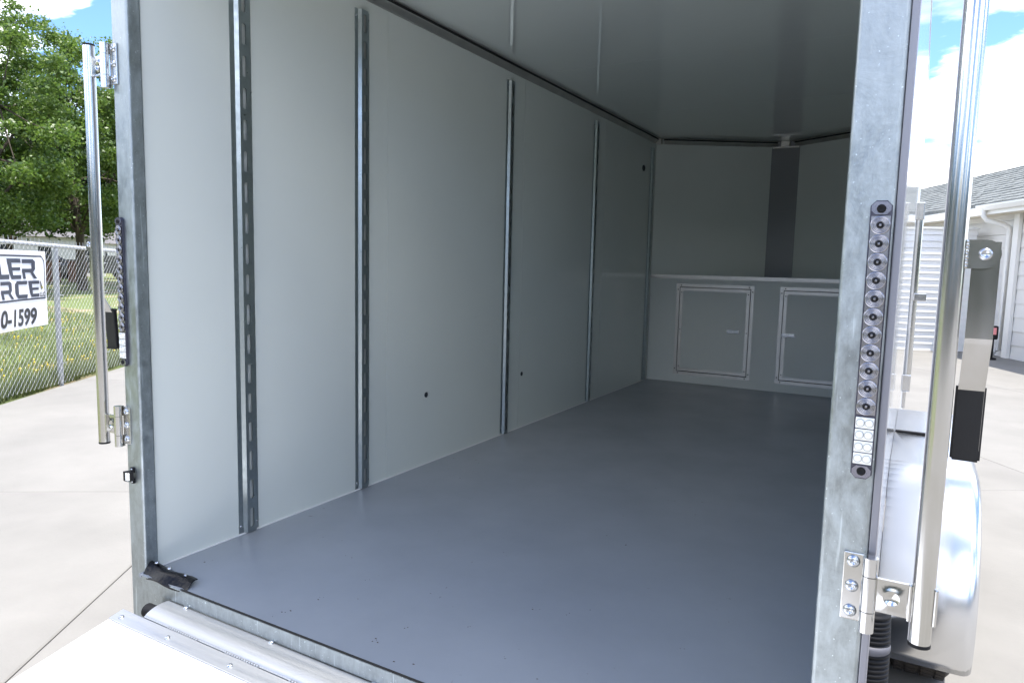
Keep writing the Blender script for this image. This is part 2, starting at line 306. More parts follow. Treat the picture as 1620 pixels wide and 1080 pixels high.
# --- outer body: side walls, roof, nose skin, floor deck
SEAMS = [0.046, 1.17, 2.39, 3.61, 4.80]
def side(left):
    xa, xb = (XO, -0.006) if left else (W + 0.006, XR)
    sw = MB().box((xa, 0.05, -0.16), (xb, 4.80, 2.26)).build('side_wall', 'skin', T)
    xi, xj = (-0.006, 0.0) if left else (W, W + 0.006)
    for k in range(4):
        MB().box((xi, SEAMS[k] + 0.0012, 0.0), (xj, SEAMS[k + 1] - 0.0012, 2.20)).build('wall_panel', 'wall', sw)
    for k in range(3):
        y = SEAMS[k + 1]; x = 0.0 if left else W
        MB().box((x - 0.0055 if left else x + 0.0035, y - 0.0011, 0.0), (x - 0.0035 if left else x + 0.0055, y + 0.0011, 2.2)).build('panel_seam', 'caulk', sw)
    return sw
SWL = side(True); SWR = side(False)
MB().box((XO - 0.003, 0.004, 2.262), (XR + 0.003, 4.80, 2.31)).build('roof', 'skin', T)
# V nose skin and roof
def poly_prism(name, pts, z0, z1, m, parent):
    b = MB(); b.prism([(p[0], p[1]) for p in pts], (0, 0, z0), (1, 0, 0), (0, 1, 0), (0, 0, z1 - z0)); return b.build(name, m, parent)
def slab_wall(name, p, q, th, z0, z1, m, parent):     # vertical wall from p to q with thickness th to the left of p->q
    p = Vector((*p, 0)); q = Vector((*q, 0)); d = (q - p).normalized(); n = Vector((-d.y, d.x, 0)) * th
    return poly_prism(name, [p, q, q + n, p + n], z0, z1, m, parent)
poly_prism('nose_roof', [(XO, 4.803), (XR, 4.803), (1.16, 5.40), (0.78, 5.40)], 2.262, 2.31, 'skin', T)
poly_prism('nose_floor', [(XO, 4.79), (XR, 4.79), (1.16, 5.40), (0.78, 5.40)], -0.16, -0.004, 'chassis', T)
NA, NB, NC, ND = (0.0, 4.735), (0.862, 5.27), (1.082, 5.27), (W, 4.735)
slab_wall('nose_skin', (-0.06, 4.802), (0.80, 5.36), 0.03, -0.16, 2.26, 'skin', T); slab_wall('nose_skin', (1.14, 5.36), (W + 0.06, 4.802), 0.03, -0.16, 2.26, 'skin', T); slab_wall('nose_skin', (0.80, 5.362), (1.14, 5.362), 0.03, -0.16, 2.26, 'skin', T)
slab_wall('nose_wall', NA, NB, 0.02, 0.0, 2.2, 'wall', T); slab_wall('nose_wall', NC, ND, 0.02, 0.0, 2.2, 'wall', T)
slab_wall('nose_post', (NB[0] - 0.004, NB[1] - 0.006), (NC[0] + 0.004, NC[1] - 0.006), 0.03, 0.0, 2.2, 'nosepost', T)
for x in (0.0, W):   # corner filler behind nose joint
    MB().box((x - 0.05 if x == 0 else x, 4.745, -0.1), (x if x == 0 else x + 0.05, 4.80, 2.2)).build('nose_corner', 'wall', T)
# --- floor deck and cross members
MB().box((-0.004, -0.012, -0.012), (W + 0.004, 4.80, 0.0)).build('floor', 'floor', T)
MB().box((-0.06, 0.03, -0.16), (W + 0.06, 4.78, -0.014)).build('chassis_frame', 'chassis', T)
for x in (0.45, 1.45): MB().box((x, 0.3, -0.27), (x + 0.06, 6.4, -0.163)).build('chassis_rail', 'chassis', T)
MB().tube([(0.004, 0.06, 0.002), (0.004, 4.72, 0.002)], 0.0035, 8).build('caulk_bead', 'caulk', T)
MB().tube([(W - 0.004, 0.06, 0.002), (W - 0.004, 4.72, 0.002)], 0.0035, 8).build('caulk_bead', 'caulk', T)
# --- ceiling
CE = MB().box((-0.004, 0.05, H + 0.008), (W + 0.004, 5.36, H + 0.03)).build('ceiling', 'chassis', T)
CS = [0.05, 1.25, 2.47, 3.69, 4.80, 5.30]
for k in range(5):
    if k < 4: MB().box((0.0, CS[k] + 0.0008, H), (W, CS[k + 1] - 0.0008, H + 0.007)).build('ceiling_panel', 'ceil', CE)
    else: poly_prism('ceiling_panel', [(0.0, CS[k] + 0.0008), (W, CS[k] + 0.0008), (1.09, 5.285), (0.855, 5.285)], H, H + 0.007, 'ceil', CE)
# --- cove trims (ribbed extrusion with a black channel on its upper edge)
def cove(p, q, inward):
    p = Vector((*p, 0)); q = Vector((*q, 0)); inn_ = Vector((*inward, 0)).normalized()
    prof = [(0.001, ZW - 0.009)]
    for k in range(5):       # ribs on a 50 degree face
        a0 = k / 5.0; a1 = (k + 0.72) / 5.0; a2 = (k + 0.86) / 5.0
        X = lambda a, d: (0.004 + 0.023 * a + d * 0.66, ZW - 0.006 + 0.020 * a - d * 0.75)
        prof += [X(a0, 0.0022), X(a1, 0.0022), X(a2, 0.0), X((k + 0.95) / 5.0, 0.0)]
    prof += [(0.029, ZW + 0.0145), (0.029, ZW + 0.018), (0.001, ZW + 0.018)]
    b = MB(); b.prism(prof, p, inn_, (0, 0, 1), q - p); t = b.build('cove_trim', 'alu_dark', T)
    b = MB(); b.prism([(0.006, ZW + 0.0182), (0.0265, ZW + 0.0182), (0.0265, H - 0.0005), (0.006, H - 0.0005)], p, inn_, (0, 0, 1), q - p); b.build('trim_channel', 'darkgap', t)
    d = (q - p).normalized()
    b = MB(); b.prism([(0.0268, H - 0.003), (0.036, H - 0.002), (0.036, H - 0.0006), (0.0268, H - 0.0006)], p, inn_, (0, 0, 1), q - p); b.build('trim_lip', 'alu_dark', t)
cove((0.0, 0.06), (0.0, 4.70), (1, 0)); cove((W, 0.06), (W, 4.70), (-1, 0))
nd = (Vector(NB) - Vector(NA)).normalized(); nn = Vector((nd.y, -nd.x)); nd2 = (Vector(ND) - Vector(NC)).normalized(); nn2 = Vector((nd2.y, -nd2.x))
pa = Vector(NA) + nd * 0.06 + nn * 0.001; pb = Vector(NB) + nd * 0.075 + nn * 0.001; cove(pa, pb, nn)
pa = Vector(NC) - nd2 * 0.075 + nn2 * 0.001; pb = Vector(ND) - nd2 * 0.06 + nn2 * 0.001; cove(pa, pb, nn2)
for c, s in (((0.018, 4.722), 0.03), ((W - 0.018, 4.722), 0.03), ((0.972, 5.243), 0.034)):
    MB().box((c[0] - s, c[1] - s * 0.7, ZW - 0.014), (c[0] + s, c[1] + s * 0.7, H - 0.001), 0.004).build('trim_corner_block', 'alu_dark', T)
MB().box((0.866, 5.240, ZW - 0.022), (1.078, 5.262, ZW - 0.012)).build('nose_ledge', 'bare', T)

# --- slotted logistics tracks on the left wall
def track_mesh():
    b = MB(); Z0, Z1 = 0.004, 1.994; D = 0.0145
    P = [(0.0, 0.0015), (0.019, 0.0015), (0.027, D), (0.066, D), (0.071, 0.0015), (0.086, 0.0015)]      # (y, x)
    def strip(i, zc0=Z0, zc1=Z1):
        (ya, xa), (yb, xb) = P[i], P[i + 1]
        b.add([(xa, ya, zc0), (xb, yb, zc0), (xb, yb, zc1), (xa, ya, zc1)], [(0, 1, 2, 3)])
    for i in (0, 1, 3, 4): strip(i)
    n = 19; pitch = (Z1 - Z0) / n; sy0, sy1 = 0.0395, 0.0555; fy0, fy1 = 0.027, 0.066
    for k in range(n):
        z0 = Z0 + pitch * k; z1 = z0 + pitch; h0 = z0 + pitch * 0.17; h1 = z1 - pitch * 0.17; c = 0.004
        out = [(fy0, z0), (fy1, z0), (fy1, z1), (fy0, z1)]
        hole = [(sy0 + c, h0), (sy1 - c, h0), (sy1, h0 + c), (sy1, h1 - c), (sy1 - c, h1), (sy0 + c, h1), (sy0, h1 - c), (sy0, h0 + c)]
        vs = [(D, y, z) for y, z in out] + [(D, y, z) for y, z in hole] + [(D - 0.004, y, z) for y, z in hole]
        fs = [(0, 1, 5, 4), (1, 6, 5), (1, 2, 7, 6), (2, 8, 7), (2, 3, 9, 8), (3, 10, 9), (3, 0, 11, 10), (0, 4, 11)]
        fs += [(4 + i, 4 + (i + 1) % 8, 12 + (i + 1) % 8, 12 + i) for i in range(8)]
        b.add(vs, fs)
    # turned edges that give the flanges thickness
    b.box((0.0004, 0.0, Z0), (0.0014, 0.0012, Z1)); b.box((0.0004, 0.0848, Z0), (0.0014, 0.086, Z1))
    return b
trk = None
for y in (0.36, 0.963, 2.178, 3.383, 4.590):
    yy = min(y, 4.63)
    if trk is None: trk = track_mesh().build('track_rail', 'galv_track', T, centre=False, fixn=False); trk.location = Vector((0, yy, 0)) - WL[T.name]; WL[trk.name] = Vector((0, yy, 0)); t_ = trk
    else: t_ = rep(trk, (0, yy, 0), T)
    many(rivet_head((1, 0, 0), 0.005), 'screw', 'bolt', [(0.0016, yy + a, z) for a in (0.009, 0.079) for z in (0.03, 1.965)], t_)
for (y, z, r) in ((1.464, 0.344, 0.013), (2.423, 0.329, 0.013)):
    b = MB(); b.lathe([(r, 0), (r, 0.002), (r * 0.7, 0.004), (0.0001, 0.003)], (0.0002, y, z), (1, 0, 0), 16); b.build('wall_plug', 'plug', T)
b = MB(); b.lathe([(0.026, 0), (0.026, 0.006), (0.019, 0.009), (0.017, 0.003), (0.0001, 0.003)], (0.0002, 4.427, 1.80), (1, 0, 0), 20); b.build('wall_grommet', 'plug', T)

# --- nose cabinet with two hatch doors
YB = 4.726
fr = MB()
DO = [(0.240, 0.886), (1.086, 1.732)]; z0, z1 = 0.070, 0.853
CX = [0.0, DO[0][0] + 0.02, DO[0][1] - 0.02, DO[1][0] + 0.02, DO[1][1] - 0.02, W]
fr.box((CX[0] + 0.001, YB, 0.001), (CX[1], YB + 0.018, 0.90)); fr.box((CX[2], YB, 0.001), (CX[3], YB + 0.018, 0.90)); fr.box((CX[4], YB, 0.001), (CX[5] - 0.001, YB + 0.018, 0.90))
for a, b2 in ((CX[1], CX[2]), (CX[3], CX[4])):
    fr.box((a, YB, 0.001), (b2, YB + 0.018, z0 + 0.02)); fr.box((a, YB, z1 - 0.02), (b2, YB + 0.018, 0.90))
fr.build('nose_cabinet', 'caboard', T)
poly_prism('cabinet_top', [(0.001, YB + 0.001), (W - 0.001, YB + 0.001), (1.075, 5.262), (0.87, 5.262)], 0.902, 0.915, 'caboard', T)
MB().prism([(0.0, 0.896), (0.0, 0.927), (0.022, 0.927), (0.022, 0.9165), (0.004, 0.9165), (0.004, 0.896)], (0.001, YB - 0.004, 0), (0, 1, 0), (0, 0, 1), (W - 0.002, 0, 0)).build('cabinet_edge_trim', 'bare', T)
for (x0, x1), lx in zip(DO, (0.68, 1.115)):
    wf = 0.026
    fb = MB(); yf = YB - 0.003
    for a, c in (((x0, z0), (x0 + wf, z1)), ((x1 - wf, z0), (x1, z1)), ((x0 + wf, z0), (x1 - wf, z0 + wf)), ((x0 + wf, z1 - wf), (x1 - wf, z1))):
        fb.box((a[0], yf, a[1]), (c[0], YB - 0.0005, c[1]))
    df = fb.build('door_frame', 'bare', T)
    many(rivet_head((0, -1, 0), 0.0055), 'screw', 'plug', [(x, yf - 0.0002, z) for x in (x0 + 0.013, x1 - 0.013) for z in (z0 + 0.05, z1 - 0.05)] + [(x, yf - 0.0002, z) for x in (x0 + 0.04, x1 - 0.04) for z in (z0 + 0.013, z1 - 0.013)], df)
    g = 0.007; a0, a1, b0, b1 = x0 + wf + g, x1 - wf - g, z0 + wf + g, z1 - wf - g
    MB().box((x0 + wf - 0.004, YB + 0.012, z0 + wf - 0.004), (x1 - wf + 0.004, YB + 0.03, z1 - wf + 0.004)).build('door_seal', 'darkgap', df)
    dr = MB().box((a0, YB - 0.001, b0), (a1, YB + 0.010, b1)).build('cabinet_door', 'caboard', T)
    tb = MB(); wt = 0.025; yt = YB - 0.0035
    for a, c in (((a0 - 0.001, b0), (a0 + wt, b1)), ((a1 - wt, b0), (a1 + 0.001, b1)), ((a0 + wt, b0), (a1 - wt, b0 + wt)), ((a0 + wt, b1 - wt), (a1 - wt, b1))):
        tb.box((a[0], yt, a[1]), (c[0], YB - 0.0013, c[1]))
    tb.build('door_trim', 'bare', dr)
    many(rivet_head((0, -1, 0), 0.005), 'screw', 'plug', [(x, yt - 0.0002, z) for x in (a0 + 0.012, a1 - 0.012) for z in (b0 + 0.04, (b0 + b1) / 2, b1 - 0.04)], dr)
    lt = MB(); lt.box((lx, YB - 0.006, 0.452), (lx + 0.105, YB - 0.0012, 0.482), 0.002); lt.box((lx + 0.006, YB - 0.010, 0.459), (lx + 0.04, YB - 0.0055, 0.475), 0.0015); lt.box((lx + 0.052, YB - 0.014, 0.457), (lx + 0.1, YB - 0.0055, 0.477), 0.003); lt.build('latch', 'bolt', dr)

# --- rear frame: posts, header, visor, sill
def post(x0, x1, zb):
    b = MB(); r = 0.007; pr = []
    for cx, cy, a0 in ((x1 - r, 0.046 - r, 0), (x0 + r, 0.046 - r, 90), (x0 + r, r, 180), (x1 - r, r, 270)):
        for k in range(5):
            a = R_(a0 + 22.5 * k); pr.append((cx + r * math.cos(a), cy + r * math.sin(a)))
    b.prism(pr, (0, 0, zb), (1, 0, 0), (0, 1, 0), (0, 0, 2.262 - zb)); return b.build('door_post', 'galv', T)
post(XO - 0.003, 0.010, -0.16); post(1.9276, XR + 0.0027, -0.16)
MB().box((0.0105, 0.001, 2.0), (1.927, 0.045, 2.262), 0.004).build('header', 'galv', T)
MB().box((XR + 0.003, 0.004, -0.16), (XR + 0.0145, 0.062, 2.262), 0.002).build('corner_trim', 'greytrim', T)
MB().box((XO - 0.0145, 0.012, -0.16), (XO - 0.0035, 0.062, 2.262), 0.002).build('corner_trim', 'greytrim', T)
MB().box((0.014, -0.0145, -0.046), (W - 0.005, -0.010, -0.003), 0.001).build('sill_face', 'galv', T)
MB().box((0.014, -0.008, -0.155), (W - 0.005, 0.02, -0.016)).build('sill_beam', 'galv', T)
MB().prism([(-0.0152, -0.0008), (-0.0152, 0.0009), (-0.009, 0.0009), (-0.009, 0.0003), (-0.0148, -0.0008)], (0.2, 0, 0), (0, 1, 0), (0, 0, 1), (W - 0.22, 0, 0)).build('floor_edge', 'darkgap', T)
# cover over the ramp hinge: a bowed aluminium extrusion
ya, za_, yb, zb_ = -0.016, -0.047, -0.098, -0.064
cv = []; nseg = 14
for k in range(nseg + 1):
    u = k / nseg; y = ya + (yb - ya) * u; z = za_ + (zb_ - za_) * u + 0.010 * math.sin(math.pi * u ** 1.25) ** 0.6; cv.append((y, z))
inner = [(y * 1.0 + 0.0, z - 0.004) for y, z in reversed(cv)]
CV = MB(); CV.prism(cv + inner, (0.15, 0, 0), (0, 1, 0), (0, 0, 1), (W - 0.30, 0, 0), True); CV = CV.build('hinge_cover', 'alu', T)
many(rivet_head((0, -0.1, 1), 0.008), 'bolt_head', 'bolt', [(0.235 + 0.36 * k, -0.021, -0.044) for k in range(5)], CV)
# ramp door, hinged down onto the yard
RX0, RX1 = 0.055, W - 0.055; SL = 0.205; ry = -0.10; rz = -0.066
rd = Vector((0, -1, -SL)).normalized(); rn = Vector((0, -SL, 1)).normalized(); ro = Vector((0, ry, rz))
def rpt(x, s, h): p = ro + rd * s + rn * h; return (x, p.y, p.z)
def rbox(b, x0, x1, s0, s1, h0, h1):
    vs = [rpt(x0, s0, h0), rpt(x1, s0, h0), rpt(x1, s1, h0), rpt(x0, s1, h0), rpt(x0, s0, h1), rpt(x1, s0, h1), rpt(x1, s1, h1), rpt(x0, s1, h1)]
    return b.add(vs, [(0, 3, 2, 1), (4, 5, 6, 7), (0, 1, 5, 4), (1, 2, 6, 5), (2, 3, 7, 6), (3, 0, 4, 7)])
RL = 1.98
RD = rbox(MB(), RX0 + 0.012, RX1 - 0.012, 0.004, RL, -0.045, -0.004).build('ramp_door', 'ramp', T)
b = MB(); rbox(b, RX0 - 0.004, RX0 + 0.0115, 0.0, RL, -0.047, -0.0015); b.build('ramp_edge', 'ramp', RD)
b = MB(); rbox(b, RX1 - 0.0115, RX1 + 0.004, 0.0, RL, -0.047, -0.0015); b.build('ramp_edge', 'ramp', RD)
b = MB(); rbox(b, RX0 - 0.003, RX1 + 0.003, 0.0, 0.044, -0.0035, 0.0022); b.build('hinge_plate', 'alu', RD)
many(rivet_head(rn, 0.0085), 'rivet', 'bolt', [rpt(x, 0.026, 0.0023) for x in (0.085, 0.30, 0.56, 0.83, 1.1, 1.37, 1.64, 1.84)], RD)
b = MB(); k = 0
x = 0.15
while x < RX1 - 0.1:      # hinge pin line: alternating rolled knuckles and plain pin
    b.tube([rpt(x, -0.004, 0.002), rpt(x + 0.11, -0.004, 0.002)], 0.0022, 8); x += 0.11
    n = 14
    for j in range(n):
        b.tube([rpt(x + 0.0095 * j + 0.001, -0.004, 0.002), rpt(x + 0.0095 * j + 0.0075, -0.004, 0.002)], 0.0042, 8)
    x += 0.0095 * n
b.build('piano_hinge', 'alu', RD)
b = MB(); rbox(b, RX0 + 0.02, RX1 - 0.02, RL + 0.004, RL + 0.32, -0.03, -0.018); b.build('ramp_flap', 'galv', RD)
# black vinyl flap at the left end of the sill, and the dark spring cavity under it
fl = MB(); rows = []
for i in range(9):
    u = i / 8; row = []
    for j in range(7):
        v = j / 6
        x = -0.002 + 0.220 * u + 0.01 * math.sin(5 * u + 2 * v); y = 0.040 - (0.052 + 0.006 * math.sin(3 * u)) * v
        z = 0.013 + 0.019 * math.sin(math.pi * min(1, v * 1.15)) * (1 - 0.55 * u) - 0.016 * v * v + 0.004 * math.sin(9 * u + 4 * v)
        row.append((x, y, z))
    rows.append(row)
vs = [p for r in rows for p in r]; vs2 = [(x, y, z - 0.003) for x, y, z in vs]
qf = [(i * 7 + j, i * 7 + j + 1, (i + 1) * 7 + j + 1, (i + 1) * 7 + j) for i in range(8) for j in range(6)]
fl.add(vs, qf, True); fl.add(vs2, [f[::-1] for f in qf], True)
b_ = 7 * 9
edge = [(0 * 7 + j, j + 1) for j in range(6)] + [(i * 7 + 6, (i + 1) * 7 + 6) for i in range(8)] + [(8 * 7 + j, 8 * 7 + j + 1) for j in range(6)] + [(i * 7, (i + 1) * 7) for i in range(8)]
fl.add(vs + vs2, [(a, c, c + b_, a + b_) for a, c in edge])
FLP = fl.build('corner_flap', 'flap', T)
many(rivet_head((0, -0.2, 1), 0.007), 'rivet', 'bolt', [(0.04, 0.020, 0.034), (0.10, 0.022, 0.029), (0.17, 0.026, 0.021)], FLP)
MB().tube([(0.085, -0.045, -0.082), (0.149, -0.045, -0.082)], 0.021, 18).build('ramp_spring', 'black', T)
MB().tube([(W - 0.149, -0.045, -0.082), (W - 0.085, -0.045, -0.082)], 0.021, 18).build('ramp_spring', 'black', T)

# --- light strips on the posts
def light_strip(xc, z0=0.648, z1=1.098):
    wdt = 0.0158
    def octo(w, za, zb, c): return [(xc - w + c, za), (xc + w - c, za), (xc + w, za + c), (xc + w, zb - c), (xc + w - c, zb), (xc - w + c, zb), (xc - w, zb - c), (xc - w, za + c)]
    b = MB(); b.prism(octo(wdt, z0, z1, 0.008), (0, -0.0075, 0), (1, 0, 0), (0, 0, 1), (0, 0.0072, 0)); ls = b.build('light_strip', 'lampbase', T)
    b = MB(); b.prism(octo(wdt - 0.0018, z0 + 0.002, z0 + 0.022, 0.006), (0, -0.0105, 0), (1, 0, 0), (0, 0, 1), (0, 0.0028, 0)); b.build('end_cap', 'lampcap', ls); b = MB(); b.prism(octo(wdt - 0.0018, z1 - 0.022, z1 - 0.002, 0.006), (0, -0.0105, 0), (1, 0, 0), (0, 0, 1), (0, 0.0028, 0)); b.build('end_cap', 'lampcap', ls)
    many(lambda bb: bb.lathe([(0.0068, 0), (0.0068, 0.0012), (0.0045, 0.0022), (0.003, 0.0008), (0.0001, 0.0008)], (0, 0, 0), (0, -1, 0), 16), 'screw', 'black', [(xc, -0.0106, z0 + 0.013), (xc, -0.0106, z1 - 0.013)], ls)
    zt = z1 - 0.024; zb = z0 + 0.106; pitch = (zt - zb) / 11
    def refl(bb):
        pr = [(0.0144, 0.0022)]
        for k in range(4): r = 0.0134 - 0.0020 * k; pr += [(r - 0.0003, 0.0034), (r - 0.0015, 0.0030), (r - 0.0019, 0.0016)]
        pr += [(0.0054, 0.002), (0.0001, 0.002)]
        bb.lathe(pr, (0, 0, 0), (0, -1, 0), 24)
    MB().box((xc - 0.0138, -0.0079, zb + 0.0005), (xc + 0.0138, -0.0074, zt)).build('lens_plate', 'chrome', ls)
    spots = [(xc, -0.0081, zb + pitch * (k + 0.5)) for k in range(11)]
    many(refl, 'reflector', 'chrome', spots, ls)
    def led(bb): bb.lathe([(0.0048, 0.0), (0.0048, 0.0016), (0.0024, 0.0022)], (0, 0, 0), (0, -1, 0), 16)
    many(led, 'led_ring', 'black', [(x, y - 0.0022, z) for x, y, z in spots], ls)
    def bulb(bb): bb.box((-0.0018, -0.0014, -0.0018), (0.0018, 0, 0.0018), 0.0005)
    many(bulb, 'led', 'chrome', [(x, y - 0.0038, z) for x, y, z in spots], ls)
    b = MB()
    for k in range(10):
        z = zb + pitch * (k + 1)
        for sx in (-1, 1):
            b.prism([(sx * 0.0135, -0.006), (sx * 0.0135, 0.006), (sx * 0.002, 0.0)], (xc, -0.0088, z), (1, 0, 0), (0, 0, 1), (0, 0.001, 0))
        b.box((xc - 0.0005, -0.0095, z - 0.0035), (xc + 0.0005, -0.0088, z + 0.0035))
    b.build('lens_facet', 'chrome', ls)
    zr = z0 + 0.024; pr = 0.0198
    def blk(bb): bb.box((-0.0137, -0.003, -pr / 2 + 0.0008), (0.0137, 0, pr / 2 - 0.0008), 0.001)
    many(blk, 'reverse_lens', 'whitelens', [(xc, -0.0077, zr + pr * (k + 0.5)) for k in range(4)], ls)
    def dome(bb): bb.lathe([(0.0058, 0), (0.0056, 0.0014), (0.0042, 0.0026), (0.0034, 0.0022), (0.0001, 0.0030)], (0, 0, 0), (0, -1, 0), 18)
    def groove(bb): bb.lathe([(0.0066, 0.0002), (0.0064, 0.0006), (0.0056, 0.0006), (0.0054, 0.0002)], (0, 0, 0), (0, -1, 0), 18)
    many(groove, 'bulb_ring', 'lampring', [(xc + sx * 0.0066, -0.0108, zr + pr * (k + 0.5)) for k in range(4) for sx in (-1, 1)], ls)
    many(dome, 'bulb', 'whitelens', [(xc + sx * 0.0066, -0.0108, zr + pr * (k + 0.5)) for k in range(4) for sx in (-1, 1)], ls)
light_strip(1.9815)
light_strip(-0.0515)

# --- lock bars with hinges and handles
def lock_bar(s):
    """s=+1 right, -1 left; mirrored about the trailer's centre line"""
    cx = 0.965; X = lambda x: x if s > 0 else 2 * cx - x - 0.0015
    bx, by = 2.0835, -0.016
    LB = MB().tube([(X(bx), by, 0.398), (X(bx), by, 1.603)], 0.0162, 28).build('lock_bar', 'zinc', T)
    for za, zb in ((0.394, 0.3995), (1.6015, 1.607)): MB().tube([(X(bx), by, za), (X(bx), by, zb)], 0.0166, 24).build('end_cap', 'black', LB)
    # handle bracket, welded to the bar and bolted to a flat arm
    prof = [(2.096, 0.994)] + [(2.124 + 0.0195 * math.cos(R_(a)), 1.0155 + 0.0215 * math.sin(R_(a))) for a in range(-90, 95, 15)] + [(2.096, 1.037)]
    b = MB(); b.prism([(X(x), z) for x, z in prof], (0, -0.0165, 0), (1, 0, 0), (0, 0, 1), (0, 0.004, 0)); b.build('handle_bracket', 'zinc', LB)
    b = MB()
    for k in range(9): b.lathe([(0.0001, -0.004), (0.0035, -0.002), (0.004, 0.001), (0.0001, 0.004)], (X(2.0985 + 0.0007 * (k % 2)), -0.0185, 0.997 + 0.0046 * k), (0.2, -0.5, 1), 8)
    b.build('weld', 'zinc', LB)
    b = MB(); b.lathe([(0.0092, 0), (0.0092, 0.0012), (0.0078, 0.0036), (0.0052, 0.0044), (0.0045, 0.002), (0.0001, 0.002)], (X(2.1235), -0.0166, 1.0155), (0, -1, 0), 20); b.build('pivot_bolt', 'bolt', LB)
    prof = [(-0.0065, 1.0345), (-0.0065, 0.884), (0.036, 0.806), (0.041, 0.803), (0.0035, 0.887), (-0.0015, 1.0345)]
    b = MB(); b.prism([(-0.0068, 1.034), (-0.0068, 0.889), (-0.0045, 0.881), (0.040, 0.800), (0.046, 0.700), (0.050, 0.700), (0.0448, 0.8015), (-0.0005, 0.883), (-0.0022, 0.889), (-0.0022, 1.034)], (X(2.1075), 0, 0), (0, 1, 0), (0, 0, 1), (s * 0.0355, 0, 0)); b.build('handle_arm', 'zinc', LB)
    b = MB()
    g = [(2.1045, 0.812), (2.1455, 0.812), (2.1455, 0.688), (2.1045, 0.688)]
    bm = bmesh.new(); bmesh.ops.create_cube(bm, size=1.0)
    for v in bm.verts:
        z = 0.75 + v.co.z * 0.124; v.co = Vector((X(2.125 + v.co.x * 0.041), (0.0435 if v.co.z > 0 else 0.0495) + v.co.y * 0.012, z))
    bmesh.ops.bevel(bm, geom=bm.edges[:], offset=0.003, segments=2, affect='EDGES'); bm.verts.index_update()
    b.add([v.co[:] for v in bm.verts], [[v.index for v in f.verts] for f in bm.faces]); bm.free(); b.build('grip', 'grip', LB)
    for zc in (0.461, 1.540):
        HG = None
        px0, px1 = sorted((X(1.9655), X(1.9985)))
        b = MB(); b.box((px0, -0.0048, zc - 0.0575), (px1, -0.0003, zc + 0.0595), 0.0018); HG = b.build('bar_hinge', 'zinc', T)
        many(screw_head((0, -1, 0)), 'screw', 'bolt', [(X(1.9805), -0.0049, zc + d) for d in (0.045, 0.002, -0.041)], HG)
        kx, ky, kr = 2.0065, -0.0155, 0.0118
        for a, c in ((zc + 0.030, zc + 0.061), (zc - 0.066, zc - 0.031)):
            b = MB(); b.tube([(X(kx), ky, a), (X(kx), ky, c)], kr, 22); b.prism([(X(1.9982), -0.0046), (X(2.003), -0.0046), (X(2.003), -0.0008), (X(1.9982), -0.0008)], (0, 0, a), (1, 0, 0), (0, 1, 0), (0, 0, c - a)); b.build('knuckle', 'zinc', HG)
        b = MB(); b.tube([(X(kx), ky, zc - 0.0296), (X(kx), ky, zc + 0.0288)], kr + 0.0002, 22); b.build('knuckle', 'zinc', HG)
        # arm plate with a pressed dimple
        a0, a1 = sorted((X(2.0155), X(2.0715)))
        b = MB(); y0 = -0.0165; dc = (X(2.040), zc - 0.001); ring = []
        n = 24
        sq = [(a0, zc - 0.028), (a1, zc - 0.028), (a1, zc + 0.028), (a0, zc + 0.028)]
        def per(k):
            t = 4 * k / n; i = int(t) % 4; u = t - int(t); p, q = sq[i], sq[(i + 1) % 4]; return (p[0] + (q[0] - p[0]) * u, p[1] + (q[1] - p[1]) * u)
        vs = []
        for k in range(n): x, z = per(k); vs.append((x, y0, z))
        for r, dy in ((0.0155, 0.0), (0.0130, -0.0018), (0.0110, -0.0014), (0.0085, 0.0012), (0.0001, 0.0016)):
            for k in range(n):
                a = R_(-135) + 2 * math.pi * k / n; vs.append((dc[0] + r * math.cos(a), y0 + dy, dc[1] + r * math.sin(a)))
        fs = [(i * n + k, i * n + (k + 1) % n, (i + 1) * n + (k + 1) % n, (i + 1) * n + k) for i in range(5) for k in range(n)]
        b.add(vs, fs, True); b.box((a0, y0 + 0.0045, zc - 0.028), (a1, y0 + 0.007, zc + 0.028))
        b.add([(a0, y0, zc - 0.028), (a1, y0, zc - 0.028), (a1, y0 + 0.0046, zc - 0.028), (a0, y0 + 0.0046, zc - 0.028), (a0, y0, zc + 0.028), (a1, y0, zc + 0.028), (a1, y0 + 0.0046, zc + 0.028), (a0, y0 + 0.0046, zc + 0.028)], [(0, 1, 2, 3), (4, 5, 6, 7)])
        b.build('hinge_arm', 'zinc', HG)
        b = MB()
        for sx in (-1, 1):
            xx = sorted((X(bx + sx * 0.0205), X(bx + sx * 0.0150))); b.box((xx[0], by - 0.006, zc - 0.031), (xx[1], by + 0.006, zc + 0.031), 0.0025)
        b.build('weld', 'zinc', HG)
lock_bar(1); lock_bar(-1)
# --- small marker lamp low on the left post
mk = MB(); xm, zm = -0.033, 0.307
for z in (zm + 0.017, zm - 0.017): mk.box((xm - 0.009, -0.007, z - 0.008), (xm + 0.009, -0.0004, z + 0.008), 0.002)
mk.prism([(xm - 0.012, -0.0072), (xm - 0.016, -0.024), (xm + 0.006, -0.024), (xm + 0.012, -0.0072)], (0, 0, zm - 0.015), (1, 0, 0), (0, 1, 0), (0, 0, 0.03))
MKL = mk.build('marker_lamp', 'black', T)
MB().box((xm - 0.004, -0.0258, zm - 0.012), (xm + 0.011, -0.0195, zm + 0.012), 0.002).build('lens', 'whitelens', MKL)
many(rivet_head((0, -1, 0), 0.004), 'screw', 'bolt', [(xm, -0.0072, zm + 0.019), (xm, -0.0072, zm - 0.019)], MKL)

